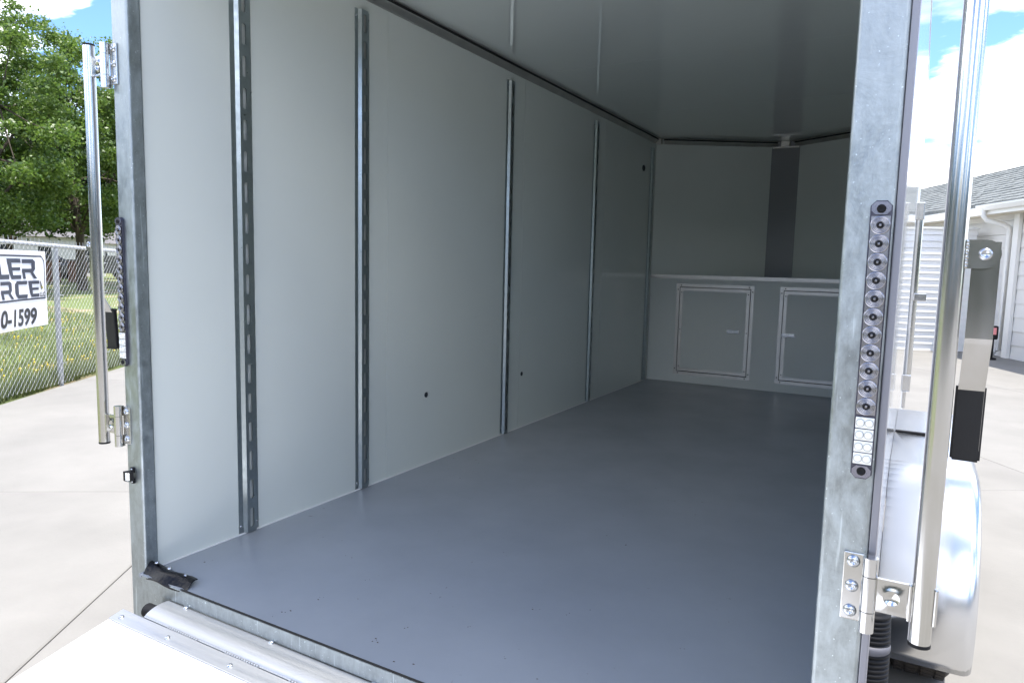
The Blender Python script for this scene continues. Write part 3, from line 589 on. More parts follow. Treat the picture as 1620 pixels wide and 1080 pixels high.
# --- outside of the right wall: small bar lock, hold-back, fender, wheels, ribbed black piece
SB = MB().tube([(XR + 0.030, 2.05, 0.57), (XR + 0.030, 2.05, 1.22)], 0.0145, 16).build('side_lock_bar', 'zinc', T)
for z in (1.235, 0.535): MB().box((XR + 0.012, 2.032, z - 0.035), (XR + 0.045, 2.068, z + 0.035), 0.004).build('keeper', 'zinc', SB)
MB().box((XR + 0.018, 2.03, 0.43), (XR + 0.032, 2.05, 0.50), 0.002).build('cam', 'zinc', SB)
MB().box((XR + 0.03, 2.015, 0.875), (XR + 0.075, 2.035, 0.905), 0.003).build('hasp', 'zinc', SB)
b = MB(); b.prism([(0.005, 0.0), (0.012, 0.0), (0.019, 0.09), (0.019, 0.105), (0.003, 0.105)], (XR + 0.0005, 2.3, 1.575), (1, 0, 0), (0, 0, 1), (0, 0.01, 0)); b.build('door_holdback', 'zinc', T)
def fender():
    prof = []      # (y, z) outer line from the rear lip over the top to the front lip
    def arc(cy, cz, r, a0, a1, n, sx=1.0):
        for k in range(n + 1): a = R_(a0 + (a1 - a0) * k / n); prof.append((cy + r * math.cos(a) * sx, cz + r * math.sin(a)))
    arc(1.70, -0.135, 0.425, 202, 92, 20); prof.append((2.05, 0.292)); prof.append((2.45, 0.292)); arc(2.80, -0.135, 0.425, 88, -22, 20)
    b = MB(); x0, x1 = XR + 0.001, XR + 0.283; rr = 0.032
    xs = [(x0, 0.0), (x1 - rr, 0.0)] + [(x1 - rr + rr * math.sin(R_(a)), rr * (1 - math.cos(R_(a)))) for a in (22, 45, 68, 90)] + [(x1, 0.07)]
    c = Vector((2.25, -0.2)); vs = []
    n = len(xs)
    for i, (y, z) in enumerate(prof):
        p0 = Vector(prof[max(0, i - 1)]); p1 = Vector(prof[min(len(prof) - 1, i + 1)]); d = (p1 - p0).normalized(); nrm = Vector((-d.y, d.x))
        for x, dep in xs: q2 = Vector((y, z)) - nrm * dep; vs.append((x, q2.x, q2.y))
    fs = [(i * n + k, i * n + k + 1, (i + 1) * n + k + 1, (i + 1) * n + k) for i in range(len(prof) - 1) for k in range(n - 1)]
    b.add(vs, fs, True); o = b.build('fender', 'fender', T, fixn=True)
    md = o.modifiers.new('thickness', 'SOLIDIFY'); md.thickness = 0.003; md.offset = -1 if True else 1
    return o
FD = fender()
MB().box((XR + 0.003, 2.20, 0.2925), (XR + 0.13, 2.222, 0.302), 0.003).build('black_strip', 'black', FD)  # thin black strip across the top of the fender
def wheel(yc):
    zc = G + 0.332; x0 = XR + 0.045; x1 = XR + 0.245; r = 0.332
    b = MB(); b.lathe([(0.20, 0.0), (0.27, -0.004), (0.305, 0.006), (0.322, 0.02), (0.326, 0.03)] + [(0.326, 0.17), (0.322, 0.18), (0.305, 0.194), (0.27, 0.204), (0.20, 0.2), (0.19, 0.1), (0.20, 0.0)], (x0, yc, zc), (1, 0, 0), 48)
    WH = b.build('wheel', 'tyre', T)
    b = MB(); rt = random.Random(5)
    for row, (h0, h1) in enumerate(((0.022, 0.05), (0.058, 0.095), (0.105, 0.142), (0.15, 0.178))):
        m_ = 60
        for k in range(m_):
            a0 = 2 * math.pi * (k + 0.5 * (row % 2)) / m_; a1 = a0 + 2 * math.pi / m_ * 0.78
            vs = []
            for rr in (0.325, r):
                for h, a in ((h0, a0), (h1, a0 + 0.03), (h1, a1 + 0.03), (h0, a1)): vs.append((x0 + h, yc + rr * math.cos(a), zc + rr * math.sin(a)))
            b.add(vs, [(4, 5, 6, 7), (0, 1, 5, 4), (1, 2, 6, 5), (2, 3, 7, 6), (3, 0, 4, 7)])
    b.build('tread', 'tyre', WH)['kind'] = 'stuff'
    b = MB(); b.lathe([(0.205, 0.19), (0.195, 0.165), (0.17, 0.15), (0.09, 0.145), (0.07, 0.165), (0.0001, 0.165)], (x0, yc, zc), (1, 0, 0), 36); b.build('rim', 'rim', WH)
    b = MB(); b.lathe([(0.2, 0.01), (0.0001, 0.012)], (x0, yc, zc), (1, 0, 0), 36); b.build('brake_drum', 'chassis', WH)
wheel(1.725); wheel(2.775)
for yc in (1.725, 2.775): MB().tube([(0.0, yc, G + 0.30), (W, yc, G + 0.30)], 0.035, 12).build('axle', 'chassis', T)
# ribbed black piece with a grey collar under the rear right corner
BPz = [(-0.17 + 0.0135 * k) for k in range(26)]
b = MB(); prof = [(0.03, -0.19)]
for z in BPz: prof += [(0.047 + 0.006 * math.sin((z + 0.17) / 0.35 * math.pi), z), (0.047 + 0.006 * math.sin((z + 0.17) / 0.35 * math.pi), z + 0.0075), (0.040, z + 0.0085), (0.040, z + 0.013)]
prof += [(0.03, 0.19), (0.0001, 0.19)]
b.lathe(prof, (XR - 0.002, 0.86, -0.125), (0, 0, 1), 40); BP = b.build('ribbed_piece', 'black', T)
b = MB(); b.lathe([(0.0001, 0.016), (0.051, 0.012), (0.054, 0.004), (0.054, -0.008), (0.049, -0.014), (0.0001, -0.014)], (XR - 0.003, 0.858, -0.045), (0, 0, 1), 40); b.build('ribbed_collar', 'collar', BP)
# nose tongue, jack, coupler
b = MB(); b.tube([(0.45, 4.7, -0.22), (0.965, 6.5, -0.22)], 0.045, 8); b.tube([(1.48, 4.7, -0.22), (0.965, 6.5, -0.22)], 0.045, 8); b.build('tongue', 'chassis', T)
MB().tube([(0.965, 6.3, G + 0.01), (0.965, 6.3, 0.25)], 0.03, 12).build('jack', 'chassis', T)

# ================================================================== FENCE, BANNER
FZ = lambda a: 1.100 - 0.024 * a       # rail height along the fence
FT_ = thing('chain_link_fence', 'grey galvanised chain link fence between the concrete yard and the lawn', 'fence', fp(1.156, 0, G))
A0, A1 = -7.0, 9.0
def fpost(a, r=0.03):
    p = fp(a, 0.045); b = MB(); b.tube([(p.x, p.y, G - 0.1), (p.x, p.y, FZ(a) - 0.02)], r, 14); o = b.build('fence_post', 'galv_post', FT_)
    b = MB(); b.lathe([(r + 0.003, 0), (r + 0.003, 0.05), (r * 0.7, 0.068), (0.0001, 0.072)], (p.x, p.y, FZ(a) - 0.05), (0, 0, 1), 14); b.build('post_cap', 'galv_rail', o)
    b = MB()
    for z in (-0.25, 0.15, 0.52, 0.88): b.tube([fp(a - 0.04, -0.002, z), fp(a, 0.004 - 0.0, z), fp(a + 0.04, -0.002, z + 0.004)], 0.0035, 6)
    b.build('tie_wire', 'bolt', o)['kind'] = 'stuff'
for a in (-4.9, -1.9, 1.156, 4.2, 7.2): fpost(a)
fpost(2.17, 0.028)
for a0, a1 in ((A0, 1.156), (1.156, A1)):
    MB().tube([fp(a0, 0.02, FZ(a0)), fp(a1, 0.02, FZ(a1))], 0.0215, 14).build('top_rail', 'galv_rail', FT_)
# the woven mesh: zigzag wires, knuckled above the rail
dm = 0.037; hz = 0.039; vsm = []; fsm = []
nw = int((A1 - A0) / dm)
def wire(pts, r, k=4):
    base = len(vsm); n = len(pts)
    for i, p in enumerate(pts):
        d = (pts[min(i + 1, n - 1)] - pts[max(i - 1, 0)]).normalized(); u = d.cross(fn).normalized()
        for j in range(3):
            a = 2 * math.pi * j / 3; vsm.append(tuple(p + (u * math.cos(a) + fn * math.sin(a)) * r))
    for i in range(n - 1):
        for j in range(3): fsm.append((base + i * 3 + j, base + i * 3 + (j + 1) % 3, base + (i + 1) * 3 + (j + 1) % 3, base + (i + 1) * 3 + j))
near = (-1.2, 4.2)
for i in range(nw):
    a = A0 + i * dm
    zt = FZ(a) + 0.052; rows_ = int((zt - 0.03 - (G + 0.03)) / hz); pts = []
    for k in range(rows_ + 1):
        s = 1 if k % 2 == 0 else -1
        if i % 2: s = -s
        pts.append(fp(a + s * dm * 0.5, 0.0 + 0.0035 * s, zt - 0.035 - k * hz))
    s0 = 1 if i % 2 == 0 else -1
    pts = [fp(a + s0 * (dm * 0.5 - 0.004) - 0.004, 0, zt + 0.012), fp(a + s0 * (dm * 0.5 - 0.003) + 0.003, 0.003, zt - 0.012)] + pts
    wire(pts, 0.0018 if near[0] < a < near[1] else 0.0026)
me = bpy.data.meshes.new('chain_link_mesh'); me.from_pydata(vsm, [], fsm); me.update(); me.materials.append(M['galv_rail'])
cm = link('chain_link_mesh', me, (0, 0, 0), FT_); cm['kind'] = 'stuff'

# banner tied to the yard side of the fence
BN = thing('banner', 'white vinyl banner with large dark letters and a phone number tied to the fence', 'banner', fp(0.3, -0.02, 0.6))
def bz_off(a, z):      # gentle billow towards the yard
    return -0.014 - 0.016 * (0.5 + 0.5 * math.sin(7.0 * a + 3.0 * z)) - 0.012 * math.exp(-((a - 0.70) / 0.09) ** 2) * (0.5 + 0.5 * math.sin(9 * z))
BA0, BA1 = -1.25, 0.828
def btop(a): return 1.018 - 0.012 * a
def bbot(a): return 0.205 + 0.02 * a
vs = []; na, nb = 70, 28
for i in range(na + 1):
    a = BA0 + (BA1 - BA0) * i / na
    for j in range(nb + 1):
        z = bbot(a) + (btop(a) - bbot(a)) * j / nb; aa = a + (0.006 * math.sin(8 * z) if i == na else 0); vs.append(fp(aa, bz_off(a, z), z))
b = MB(); b.add(vs, [(i * (nb + 1) + j, i * (nb + 1) + j + 1, (i + 1) * (nb + 1) + j + 1, (i + 1) * (nb + 1) + j) for i in range(na) for j in range(nb)], True)
sh = b.build('sheet', 'banner', BN, centre=False, fixn=False)
def bprint(name, polys, m, parent=sh):      # flat print that follows the sheet, 3 mm proud
    bm = bmesh.new()
    for poly in polys:
        vv = [bm.verts.new((a, z, 0)) for a, z in poly]
        try: bm.faces.new(vv)
        except ValueError: pass
    bmesh.ops.triangulate(bm, faces=bm.faces[:])
    for _ in range(4):
        e = [e for e in bm.edges if e.calc_length() > 0.035]
        if not e: break
        bmesh.ops.subdivide_edges(bm, edges=e, cuts=1); bmesh.ops.triangulate(bm, faces=bm.faces[:])
    for v in bm.verts:
        a, z = v.co.x, v.co.y; p = fp(a, bz_off(a, z) - 0.004, z); v.co = p
    me = bpy.data.meshes.new(name); bm.to_mesh(me); bm.free(); me.materials.append(M[m]); return link(name, me, (0, 0, 0), parent)
def sh_(x, z, x0, w, z0, h, slant=0.0): return (x0 + w * x + slant * z * h, z0 + h * z)
GL = {  # wide techno letters as unions of convex polygons in a unit cell
 'L': [[(0, 1), (.26, 1), (.33, .22), (.07, 0)], [(.07, 0), (1, 0), (1, .22), (.33, .22)]],
 'E': [[(0, 1), (.96, 1), (1, .80), (.06, .80)], [(.06, .80), (.34, .80), (.42, .20), (.30, 0), (.16, .3)], [(.14, .58), (.95, .58), (.95, .42), (.18, .42)], [(.30, 0), (1, 0), (1, .20), (.30, .20)]],
 'R': [[(0, 1), (.78, 1), (.92, .90), (.92, .80), (0, .80)], [(.68, .80), (.92, .80), (.92, .50), (.84, .40), (.68, .44)], [(0, .52), (.72, .52), (.84, .40), (.78, .32), (0, .32)], [(.0, .52), (.16, .52), (.28, 0), (.08, 0)], [(.60, .32), (.80, .32), (1.06, 0), (.84, 0)]],
 'C': [[(.18, 1), (1, 1), (.96, .80), (.28, .80), (.0, .82)], [(0, .82), (.28, .80), (.30, .22), (.12, .12), (.0, .3)], [(.12, .12), (.30, .22), (1, .22), (.96, 0), (.22, 0)]],
}
def word(ch, a0, w, z0, h, m='ink'):
    bprint('letter', [[sh_(x, z, a0, w, z0, h) for x, z in p] for p in GL[ch]], m)
pa_ = lambda px: 0.1215 + 0.01046 * px         # photograph column to distance along the fence (measured once)
word('L', pa_(-9), 0.19, 0.725, 0.208); word('E', pa_(6.5), 0.225, 0.722, 0.206); word('R', pa_(29.5), 0.215, 0.722, 0.200)
word('R', pa_(-6), 0.205, 0.523, 0.178); word('C', pa_(17.5), 0.205, 0.523, 0.178); word('E', pa_(38), 0.175, 0.530, 0.170)
bprint('border', [[(BA0, 0.962), (0.735, 0.945), (0.735, 0.963), (BA0, 0.981)], [(0.735, 0.945), (0.785, 0.90), (0.797, 0.91), (0.735, 0.963)], [(0.785, 0.91), (0.797, 0.91), (0.799, 0.60), (0.789, 0.60)], [(BA0, 0.478), (0.80, 0.503), (0.80, 0.522), (BA0, 0.497)], [(0.789, 0.60), (0.799, 0.60), (0.80, 0.503), (0.79, 0.503)]], 'ink')
bprint('emblem', [[(0.70, 0.70), (0.715, 0.69), (0.75, 0.62), (0.735, 0.60), (0.72, 0.63)]], 'inkblack'); bprint('emblem', [[(0.728, 0.64), (0.752, 0.64), (0.757, 0.612), (0.734, 0.612)]], 'inkyellow')
def text_print(txt, a0, z0, size, m, shear=0.0, xs=1.0):
    cu_ = bpy.data.curves.new('t', 'FONT'); cu_.body = txt; cu_.size = size; cu_.shear = shear; cu_.offset = 0.006 * size / 0.2
    ob = bpy.data.objects.new('t', cu_); COL.objects.link(ob); dg = bpy.context.evaluated_depsgraph_get(); me0 = bpy.data.meshes.new_from_object(ob.evaluated_get(dg))
    polys = [[(a0 + me0.vertices[i].co.x * xs, z0 + me0.vertices[i].co.y) for i in p.vertices] for p in me0.polygons]
    bpy.data.objects.remove(ob); bpy.data.curves.remove(cu_); bpy.data.meshes.remove(me0)
    return bprint('lettering', polys, m)
text_print('LLC', 0.705, 0.532, 0.062, 'inkblack', 0, 0.85)
text_print('0-1599', 0.02, 0.252, 0.232, 'inkblack', 0.18, 0.93)

# ================================================================== BUILDINGS ON THE RIGHT
# white building running away to the left behind the trailer
d_ = Vector((0.405, -0.914, 0)); n_ = Vector((-0.914, -0.405, 0)); WP = Vector((3.310, 14.76, 0))    # along the wall towards the camera, outward, a point on the wall
BL = thing('white_building', 'long white sided building with grey green shingle roof and white gutter', 'building', (*WP.xy, G))
def bp_(a, o, z): p = WP + d_ * a + n_ * o; return Vector((p.x, p.y, z))
BA, BB = -9.0, 7.0; EZ = 2.285
def bbox(b, a0, a1, o0, o1, z0, z1):
    vs = [bp_(a, o, z) for z in (z0, z1) for a, o in ((a0, o0), (a1, o0), (a1, o1), (a0, o1))]
    return b.add(vs, [(0, 3, 2, 1), (4, 5, 6, 7), (0, 1, 5, 4), (1, 2, 6, 5), (2, 3, 7, 6), (3, 0, 4, 7)])
bbox(MB(), BA, BB, -3.4, -0.03, G - 0.02, EZ - 0.02).build('wall', 'siding2', BL)
nb_ = 11; bh = (EZ - 0.05 - G) / nb_; fs0 = None
for k in range(nb_):
    z = G + bh * k; b = MB()
    vs = [bp_(a, o, zz_) for a in (BA, BB) for o, zz_ in ((-0.028, z), (0.0, z), (-0.018, z + bh - 0.004), (-0.028, z + bh - 0.004))]
    b.add(vs, [(0, 1, 2, 3), (4, 7, 6, 5), (1, 5, 6, 2), (2, 6, 7, 3), (0, 4, 5, 1)])
    if fs0 is None: fs0 = b.build('siding_board', 'siding2', BL)
    else: rep(fs0, WL[fs0.name] + Vector((0, 0, bh * k)), BL)
RO = -1.53; RZ = 3.32
b = MB(); e0, e1, r0, r1 = bp_(BA - .4, 0.40, EZ), bp_(BB + .4, 0.40, EZ), bp_(BA - .4, RO, RZ), bp_(BB + .4, RO, RZ); k0, k1 = bp_(BA - .4, RO * 2 - 0.4, EZ), bp_(BB + .4, RO * 2 - 0.4, EZ)
up = Vector((0, 0, 0.05))
b.add([e0, e1, r1, r0, k0, k1] + [p - up for p in (e0, e1, r1, r0, k0, k1)], [(0, 1, 2, 3), (3, 2, 5, 4), (6, 9, 8, 7), (9, 10, 11, 8), (0, 6, 7, 1), (4, 5, 11, 10), (0, 3, 9, 6), (3, 4, 10, 9), (1, 7, 8, 2), (2, 8, 11, 5)])
RF = b.build('roof', 'shingle', BL)
b = MB(); nc = 15; rs = random.Random(9)
sl = Vector((0, 0, 1)).cross(d_)
for c in range(nc):      # overlapping shingle courses
    u0, u1 = c / nc, (c + 1) / nc; a = BA - 0.4
    while a < BB + 0.4:
        wd = rs.uniform(0.22, 0.34); a2 = min(a + wd, BB + 0.4); h = rs.uniform(0.012, 0.026)
        q0 = bp_(a, 0.40 + (RO - 0.40) * u0, EZ + (RZ - EZ) * u0); q1 = bp_(a2 - 0.008, 0.40 + (RO - 0.40) * u0, EZ + (RZ - EZ) * u0); q2 = bp_(a2 - 0.008, 0.40 + (RO - 0.40) * u1, EZ + (RZ - EZ) * u1); q3 = bp_(a, 0.40 + (RO - 0.40) * u1, EZ + (RZ - EZ) * u1)
        hh = Vector((0, 0, h)); lo = Vector((0, 0, 0.004))
        b.add([q0 + hh, q1 + hh, q2 + lo, q3 + lo, q0 + lo, q1 + lo], [(0, 1, 2, 3), (4, 5, 1, 0)]); a = a2
b.build('shingles', 'shingle', RF, fixn=False)['kind'] = 'stuff'
b = MB(); bbox(b, BA - .4, BB + .4, 0.375, 0.40, EZ - 0.20, EZ - 0.053); b.build('fascia', 'gutter', BL)
b = MB(); bbox(b, BA, BB, 0.002, 0.374, EZ - 0.195, EZ - 0.175); b.build('soffit', 'soffit', BL)
b = MB(); b.prism([(0.402, EZ - 0.03), (0.515, EZ - 0.03), (0.515, EZ - 0.06), (0.49, EZ - 0.10), (0.47, EZ - 0.13), (0.402, EZ - 0.13)], WP + d_ * 0.05, n_, (0, 0, 1), d_ * 6.8); b.build('gutter', 'gutter', BL)
b = MB(); DS = 0.22
b.tube([bp_(DS, 0.45, EZ - 0.12), bp_(DS, 0.45, EZ - 0.22), bp_(DS + 0.02, 0.40, EZ - 0.30), bp_(DS + 0.1, 0.15, EZ - 0.38), bp_(DS + 0.14, 0.06, EZ - 0.44), bp_(DS + 0.14, 0.05, EZ - 0.55), bp_(DS + 0.14, 0.05, G + 0.12), bp_(DS + 0.14, 0.16, G + 0.03)], 0.045, 10); b.build('downspout', 'gutter', BL)
b = MB(); bbox(b, DS + 0.26, DS + 0.42, 0.001, 0.06, G, EZ - 0.2); b.build('corner_board', 'gutter', BL)
# small white sided shed in front of it
sdv = Vector((0.893, 0.449, 0)); snv = Vector((0.449, -0.893, 0)); SP = Vector((1.844, 14.409, 0)); ZT = 1.86
SH = thing('siding_shed', 'low white shed of horizontal lap siding beside the long building', 'shed', (*SP.xy, G))
def sp_(a, o, z): p = SP + sdv * a + snv * o; return Vector((p.x, p.y, z))
SA0, SA1 = -2.2, 1.24
vs = [sp_(a, o, z) for z in (G, ZT - 0.02) for a, o in ((SA0, -1.2), (SA1, -1.2), (SA1, -0.03), (SA0, -0.03))]
MB().add(vs, [(0, 3, 2, 1), (4, 5, 6, 7), (0, 1, 5, 4), (1, 2, 6, 5), (2, 3, 7, 6), (3, 0, 4, 7)]).build('wall', 'siding', SH)
ns = 19; sh_h = (ZT - G) / ns; f0 = None
for k in range(ns):
    z = G + sh_h * k; b = MB()
    vs = [sp_(a, o, zz_) for a in (SA0, SA1 + 0.012) for o, zz_ in ((-0.028, z), (0.0, z), (-0.022, z + sh_h - 0.004), (-0.028, z + sh_h - 0.004))]
    b.add(vs, [(0, 1, 2, 3), (4, 7, 6, 5), (1, 5, 6, 2), (2, 6, 7, 3), (0, 4, 5, 1)])
    if f0 is None: f0 = b.build('siding_board', 'siding', SH)
    else: rep(f0, WL[f0.name] + Vector((0, 0, sh_h * k)), SH)
vs = [sp_(a, o, z) for z in (ZT - 0.018, ZT + 0.02) for a, o in ((SA0 - .02, -1.25), (SA1 + .03, -1.25), (SA1 + .03, 0.03), (SA0 - .02, 0.03))]
MB().add(vs, [(0, 3, 2, 1), (4, 5, 6, 7), (0, 1, 5, 4), (1, 2, 6, 5), (2, 3, 7, 6), (3, 0, 4, 7)]).build('roof', 'gutter', SH)
# black stand with a pink tag
ST = thing('utility_stand', 'black stand with a small pink tag in front of the white building', 'stand', (3.24, 13.75, G))
b = MB(); b.tube([(3.24, 13.75, G), (3.24, 13.75, G + 0.03)], 0.10, 20); b.tube([(3.24, 13.75, G + 0.02), (3.24, 13.75, G + 0.42)], 0.045, 12); b.build('pole', 'black', ST)
b = MB(); b.box((3.16, 13.67, G + 0.36), (3.33, 13.83, G + 0.60), 0.03); b.build('head', 'black', ST)
MB().box((3.195, 13.661, G + 0.45), (3.30, 13.669, G + 0.57), 0.003).build('tag', 'pink', ST)

# ================================================================== TREES
def tube_np(b, pts, rs, n=8): b.tube(pts, list(rs), n, False)
def make_tree(name, label, base, height, crown_r, crown_z, seed, nclump, per, leaf, m='leaf', group='trees behind the lawn', clump=(0.5, 1.0), bias=1.0):
    rg = np.random.default_rng(seed); rr = random.Random(seed)
    t = thing(name, label, 'tree', base, group); B = Vector(base)
    tb = MB(); ht = crown_z + (height - crown_z) * 0.5
    tr = 0.022 * height
    tp = [B + Vector((rr.uniform(-.1, .1) * k, rr.uniform(-.1, .1) * k, ht * k / 5)) for k in range(6)]
    tube_np(tb, tp, [tr * (1 - 0.13 * k) for k in range(6)], 10)
    rv = (height - crown_z) / 2; cz = crown_z + rv; cents = []
    for k in range(nclump):
        for _ in range(50):
            u = rg.normal(size=3); u /= np.linalg.norm(u); rad = rg.uniform(0.35, 1.0) ** 0.6
            p = np.array([u[0] * crown_r * rad, u[1] * crown_r * rad, u[2] * rv * rad])
            lump = 1 + 0.22 * math.sin(3.1 * u[0] + seed) * math.cos(2.7 * u[1] - seed) + 0.12 * math.sin(6 * u[2] + 4 * u[0])
            p *= lump
            if p[2] < -rv * 0.85: continue
            break
        cents.append(p)
    tops = []
    for k in range(9):
        a = 2 * math.pi * k / 9 + rr.uniform(-.3, .3); st = tp[rr.randint(2, 5)]
        en = B + Vector((math.cos(a) * crown_r * rr.uniform(.45, .75), math.sin(a) * crown_r * rr.uniform(.45, .75), cz + rv * rr.uniform(-.45, .6)))
        mid = (st + en) / 2 + Vector((rr.uniform(-.4, .4), rr.uniform(-.4, .4), rr.uniform(.0, .5)))
        tube_np(tb, [st, (st + mid) / 2 + Vector((0, 0, .15)), mid, en], [tr * .34, tr * .26, tr * .18, tr * .06], 7); tops += [mid, en, (st + mid) / 2]
    for c in cents[::3]:
        p = B + Vector((c[0], c[1], cz + c[2])); q_ = min(tops, key=lambda v: (v - p).length); tube_np(tb, [q_, (q_ + p) / 2 + Vector((0, 0, -.08)), p], [0.03, 0.02, 0.008], 5)
    tb.build('trunk', 'bark', t)
    V = []; 
    for c in cents:
        s = rg.uniform(*clump); n = int(per * s ** 2 / (clump[1] ** 2) * 1.3) + 8
        d = rg.normal(size=(n, 3)) * np.array([s, s, s * 0.6]) * 0.55
        ctr = c + np.array([0, 0, cz]) + np.array(B[:]) + d
        nor = rg.normal(size=(n, 3)) + np.array([0, 0, 0.9]); nor /= np.linalg.norm(nor, axis=1)[:, None]
        ax = np.cross(nor, rg.normal(size=(n, 3))); ax /= np.linalg.norm(ax, axis=1)[:, None]; ay = np.cross(nor, ax)
        l = leaf * rg.uniform(0.6, 1.25, size=(n, 1)); wv = l * 0.33
        q4 = np.stack([ctr - ax * l * .5, ctr + ay * wv + nor * wv * .25 - ax * l * .05, ctr + ax * l * .5, ctr - ay * wv + nor * wv * .25 - ax * l * .05], 1)
        V.append(q4)
    V = np.concatenate(V).reshape(-1, 3); nf = len(V) // 4
    me = bpy.data.meshes.new('crown'); me.vertices.add(len(V)); me.vertices.foreach_set('co', V.astype(np.float32).ravel())
    me.loops.add(nf * 4); me.loops.foreach_set('vertex_index', np.arange(nf * 4, dtype=np.int32)); me.polygons.add(nf); me.polygons.foreach_set('loop_start', np.arange(0, nf * 4, 4, dtype=np.int32)); me.polygons.foreach_set('loop_total', np.full(nf, 4, dtype=np.int32)); me.update(calc_edges=True)
    me.materials.append(M[m]); link('crown', me, (0, 0, 0), t)
    return t
make_tree('leafy_tree', 'tall leafy green tree at the left edge with the highest crown', (-26.0, 11.0, G), 10.0, 4.6, 1.9, 11, 200, 640, 0.125, clump=(0.22, 0.64))
make_tree('leafy_tree', 'broad leafy green tree right of the tallest one beside the trailer post', (-28.5, 15.6, G), 9.5, 4.4, 1.8, 23, 200, 640, 0.125, clump=(0.22, 0.64))
make_tree('leafy_tree', 'darker green tree low behind the two front trees', (-38.0, 17.5, G), 8.0, 5.0, 2.0, 31, 130, 260, 0.26, 'leaf2')
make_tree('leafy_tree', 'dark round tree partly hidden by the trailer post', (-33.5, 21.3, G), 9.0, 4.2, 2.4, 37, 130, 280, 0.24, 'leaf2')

# ================================================================== FAR SIDE OF THE LAWN
for lab, (x, y) in (('square brick gate pillar left of the other beyond the lawn', (-38.3, 19.4)), ('square brick gate pillar nearer the tree trunk beyond the lawn', (-37.6, 20.4))):
    P_ = thing('brick_pillar', lab, 'pillar', (x, y, G), 'brick gate pillars beyond the road')
    b = MB()
    for c in range(14): s = 0.33 + (0.004 if c % 2 else 0); b.box((x - s, y - s, G + 0.08 * c), (x + s, y + s, G + 0.08 * c + 0.073))
    b.build('shaft', 'brick', P_); MB().box((x - .4, y - .4, G + 1.12), (x + .4, y + .4, G + 1.2), 0.02).build('cap', 'roofgrey', P_)
def car(x, y, yaw, m, lab):
    c = thing('parked_car', lab, 'car', (x, y, G), 'cars parked beyond the lawn'); rm = Matrix.Rotation(yaw, 3, 'Z')
    Tm = lambda p: rm @ Vector(p) + Vector((x, y, G))
    pr = [(-2.2, .35), (-2.2, .8), (-1.3, .92), (-.7, 1.42), (.9, 1.45), (1.7, .95), (2.25, .85), (2.25, .35)]
    b = MB(); b.prism([(a, z) for a, z in pr], Tm((0, -.85, 0)), rm @ Vector((1, 0, 0)), (0, 0, 1), rm @ Vector((0, 1.7, 0))); b.build('body', m, c)
    b = MB()
    for s in (-.857, .857): b.prism([(-1.1, .95), (-.65, 1.35), (.8, 1.38), (1.45, .97)], Tm((0, s - .004, 0)), rm @ Vector((1, 0, 0)), (0, 0, 1), rm @ Vector((0, .008, 0)))
    b.build('window', 'glassdark', c)
    for wx in (-1.35, 1.4):
        for wy in (-.8, .8):
            b = MB(); b.lathe([(0.0001, -.1), (.32, -.1), (.34, -.05), (.34, .05), (.32, .1), (.0001, .1)], Tm((wx, wy, .33)), rm @ Vector((0, 1, 0)), 18); b.build('wheel', 'tyre', c)
car(-44.5, 21.8, R_(70), 'carblue', 'dark navy car parked left of the brick pillars'); car(-43.0, 24.6, R_(75), 'cargrey', 'charcoal car parked right of the brick pillars')
def house(x, y, yaw, wd, dp, h, rh, lab, wm='brickhouse'):
    o = thing('distant_house', lab, 'house', (x, y, G), 'houses beyond the road'); rm = Matrix.Rotation(yaw, 3, 'Z'); Tm = lambda p: rm @ Vector(p) + Vector((x, y, G))
    b = MB(); b.prism([(-wd / 2, -dp / 2), (wd / 2, -dp / 2), (wd / 2, dp / 2), (-wd / 2, dp / 2)], Tm((0, 0, 0)), rm @ Vector((1, 0, 0)), rm @ Vector((0, 1, 0)), (0, 0, h)); b.build('wall', wm, o)
    b = MB(); b.prism([(-dp / 2 - .4, h + .004), (0, h + rh), (dp / 2 + .4, h + .004)], Tm((-wd / 2 - .3, 0, 0)), rm @ Vector((0, 1, 0)), (0, 0, 1), rm @ Vector((wd + .6, 0, 0))); b.build('roof', 'roofgrey', o)
    for k in range(4):
        wx = -wd / 2 + wd * (k + .5) / 4
        f = MB(); f.prism([(-.55, .9), (.55, .9), (.55, 2.1), (-.55, 2.1)], Tm((wx, -dp / 2 - .03, 0)), rm @ Vector((1, 0, 0)), (0, 0, 1), rm @ Vector((0, .06, 0))); w_ = f.build('window', 'gutter', o)
        f = MB(); f.prism([(-.47, .98), (.47, .98), (.47, 2.02), (-.47, 2.02)], Tm((wx, -dp / 2 - .04, 0)), rm @ Vector((1, 0, 0)), (0, 0, 1), rm @ Vector((0, .02, 0))); f.build('pane', 'glassdark', w_)
house(-52, 25.0, R_(62), 9, 7, 2.6, 1.5, 'pale low house with dark roof seen above the brick pillars'); house(-57, 38.0, R_(62), 12, 7, 2.4, 1.3, 'pale grey house partly hidden by the trailer post')

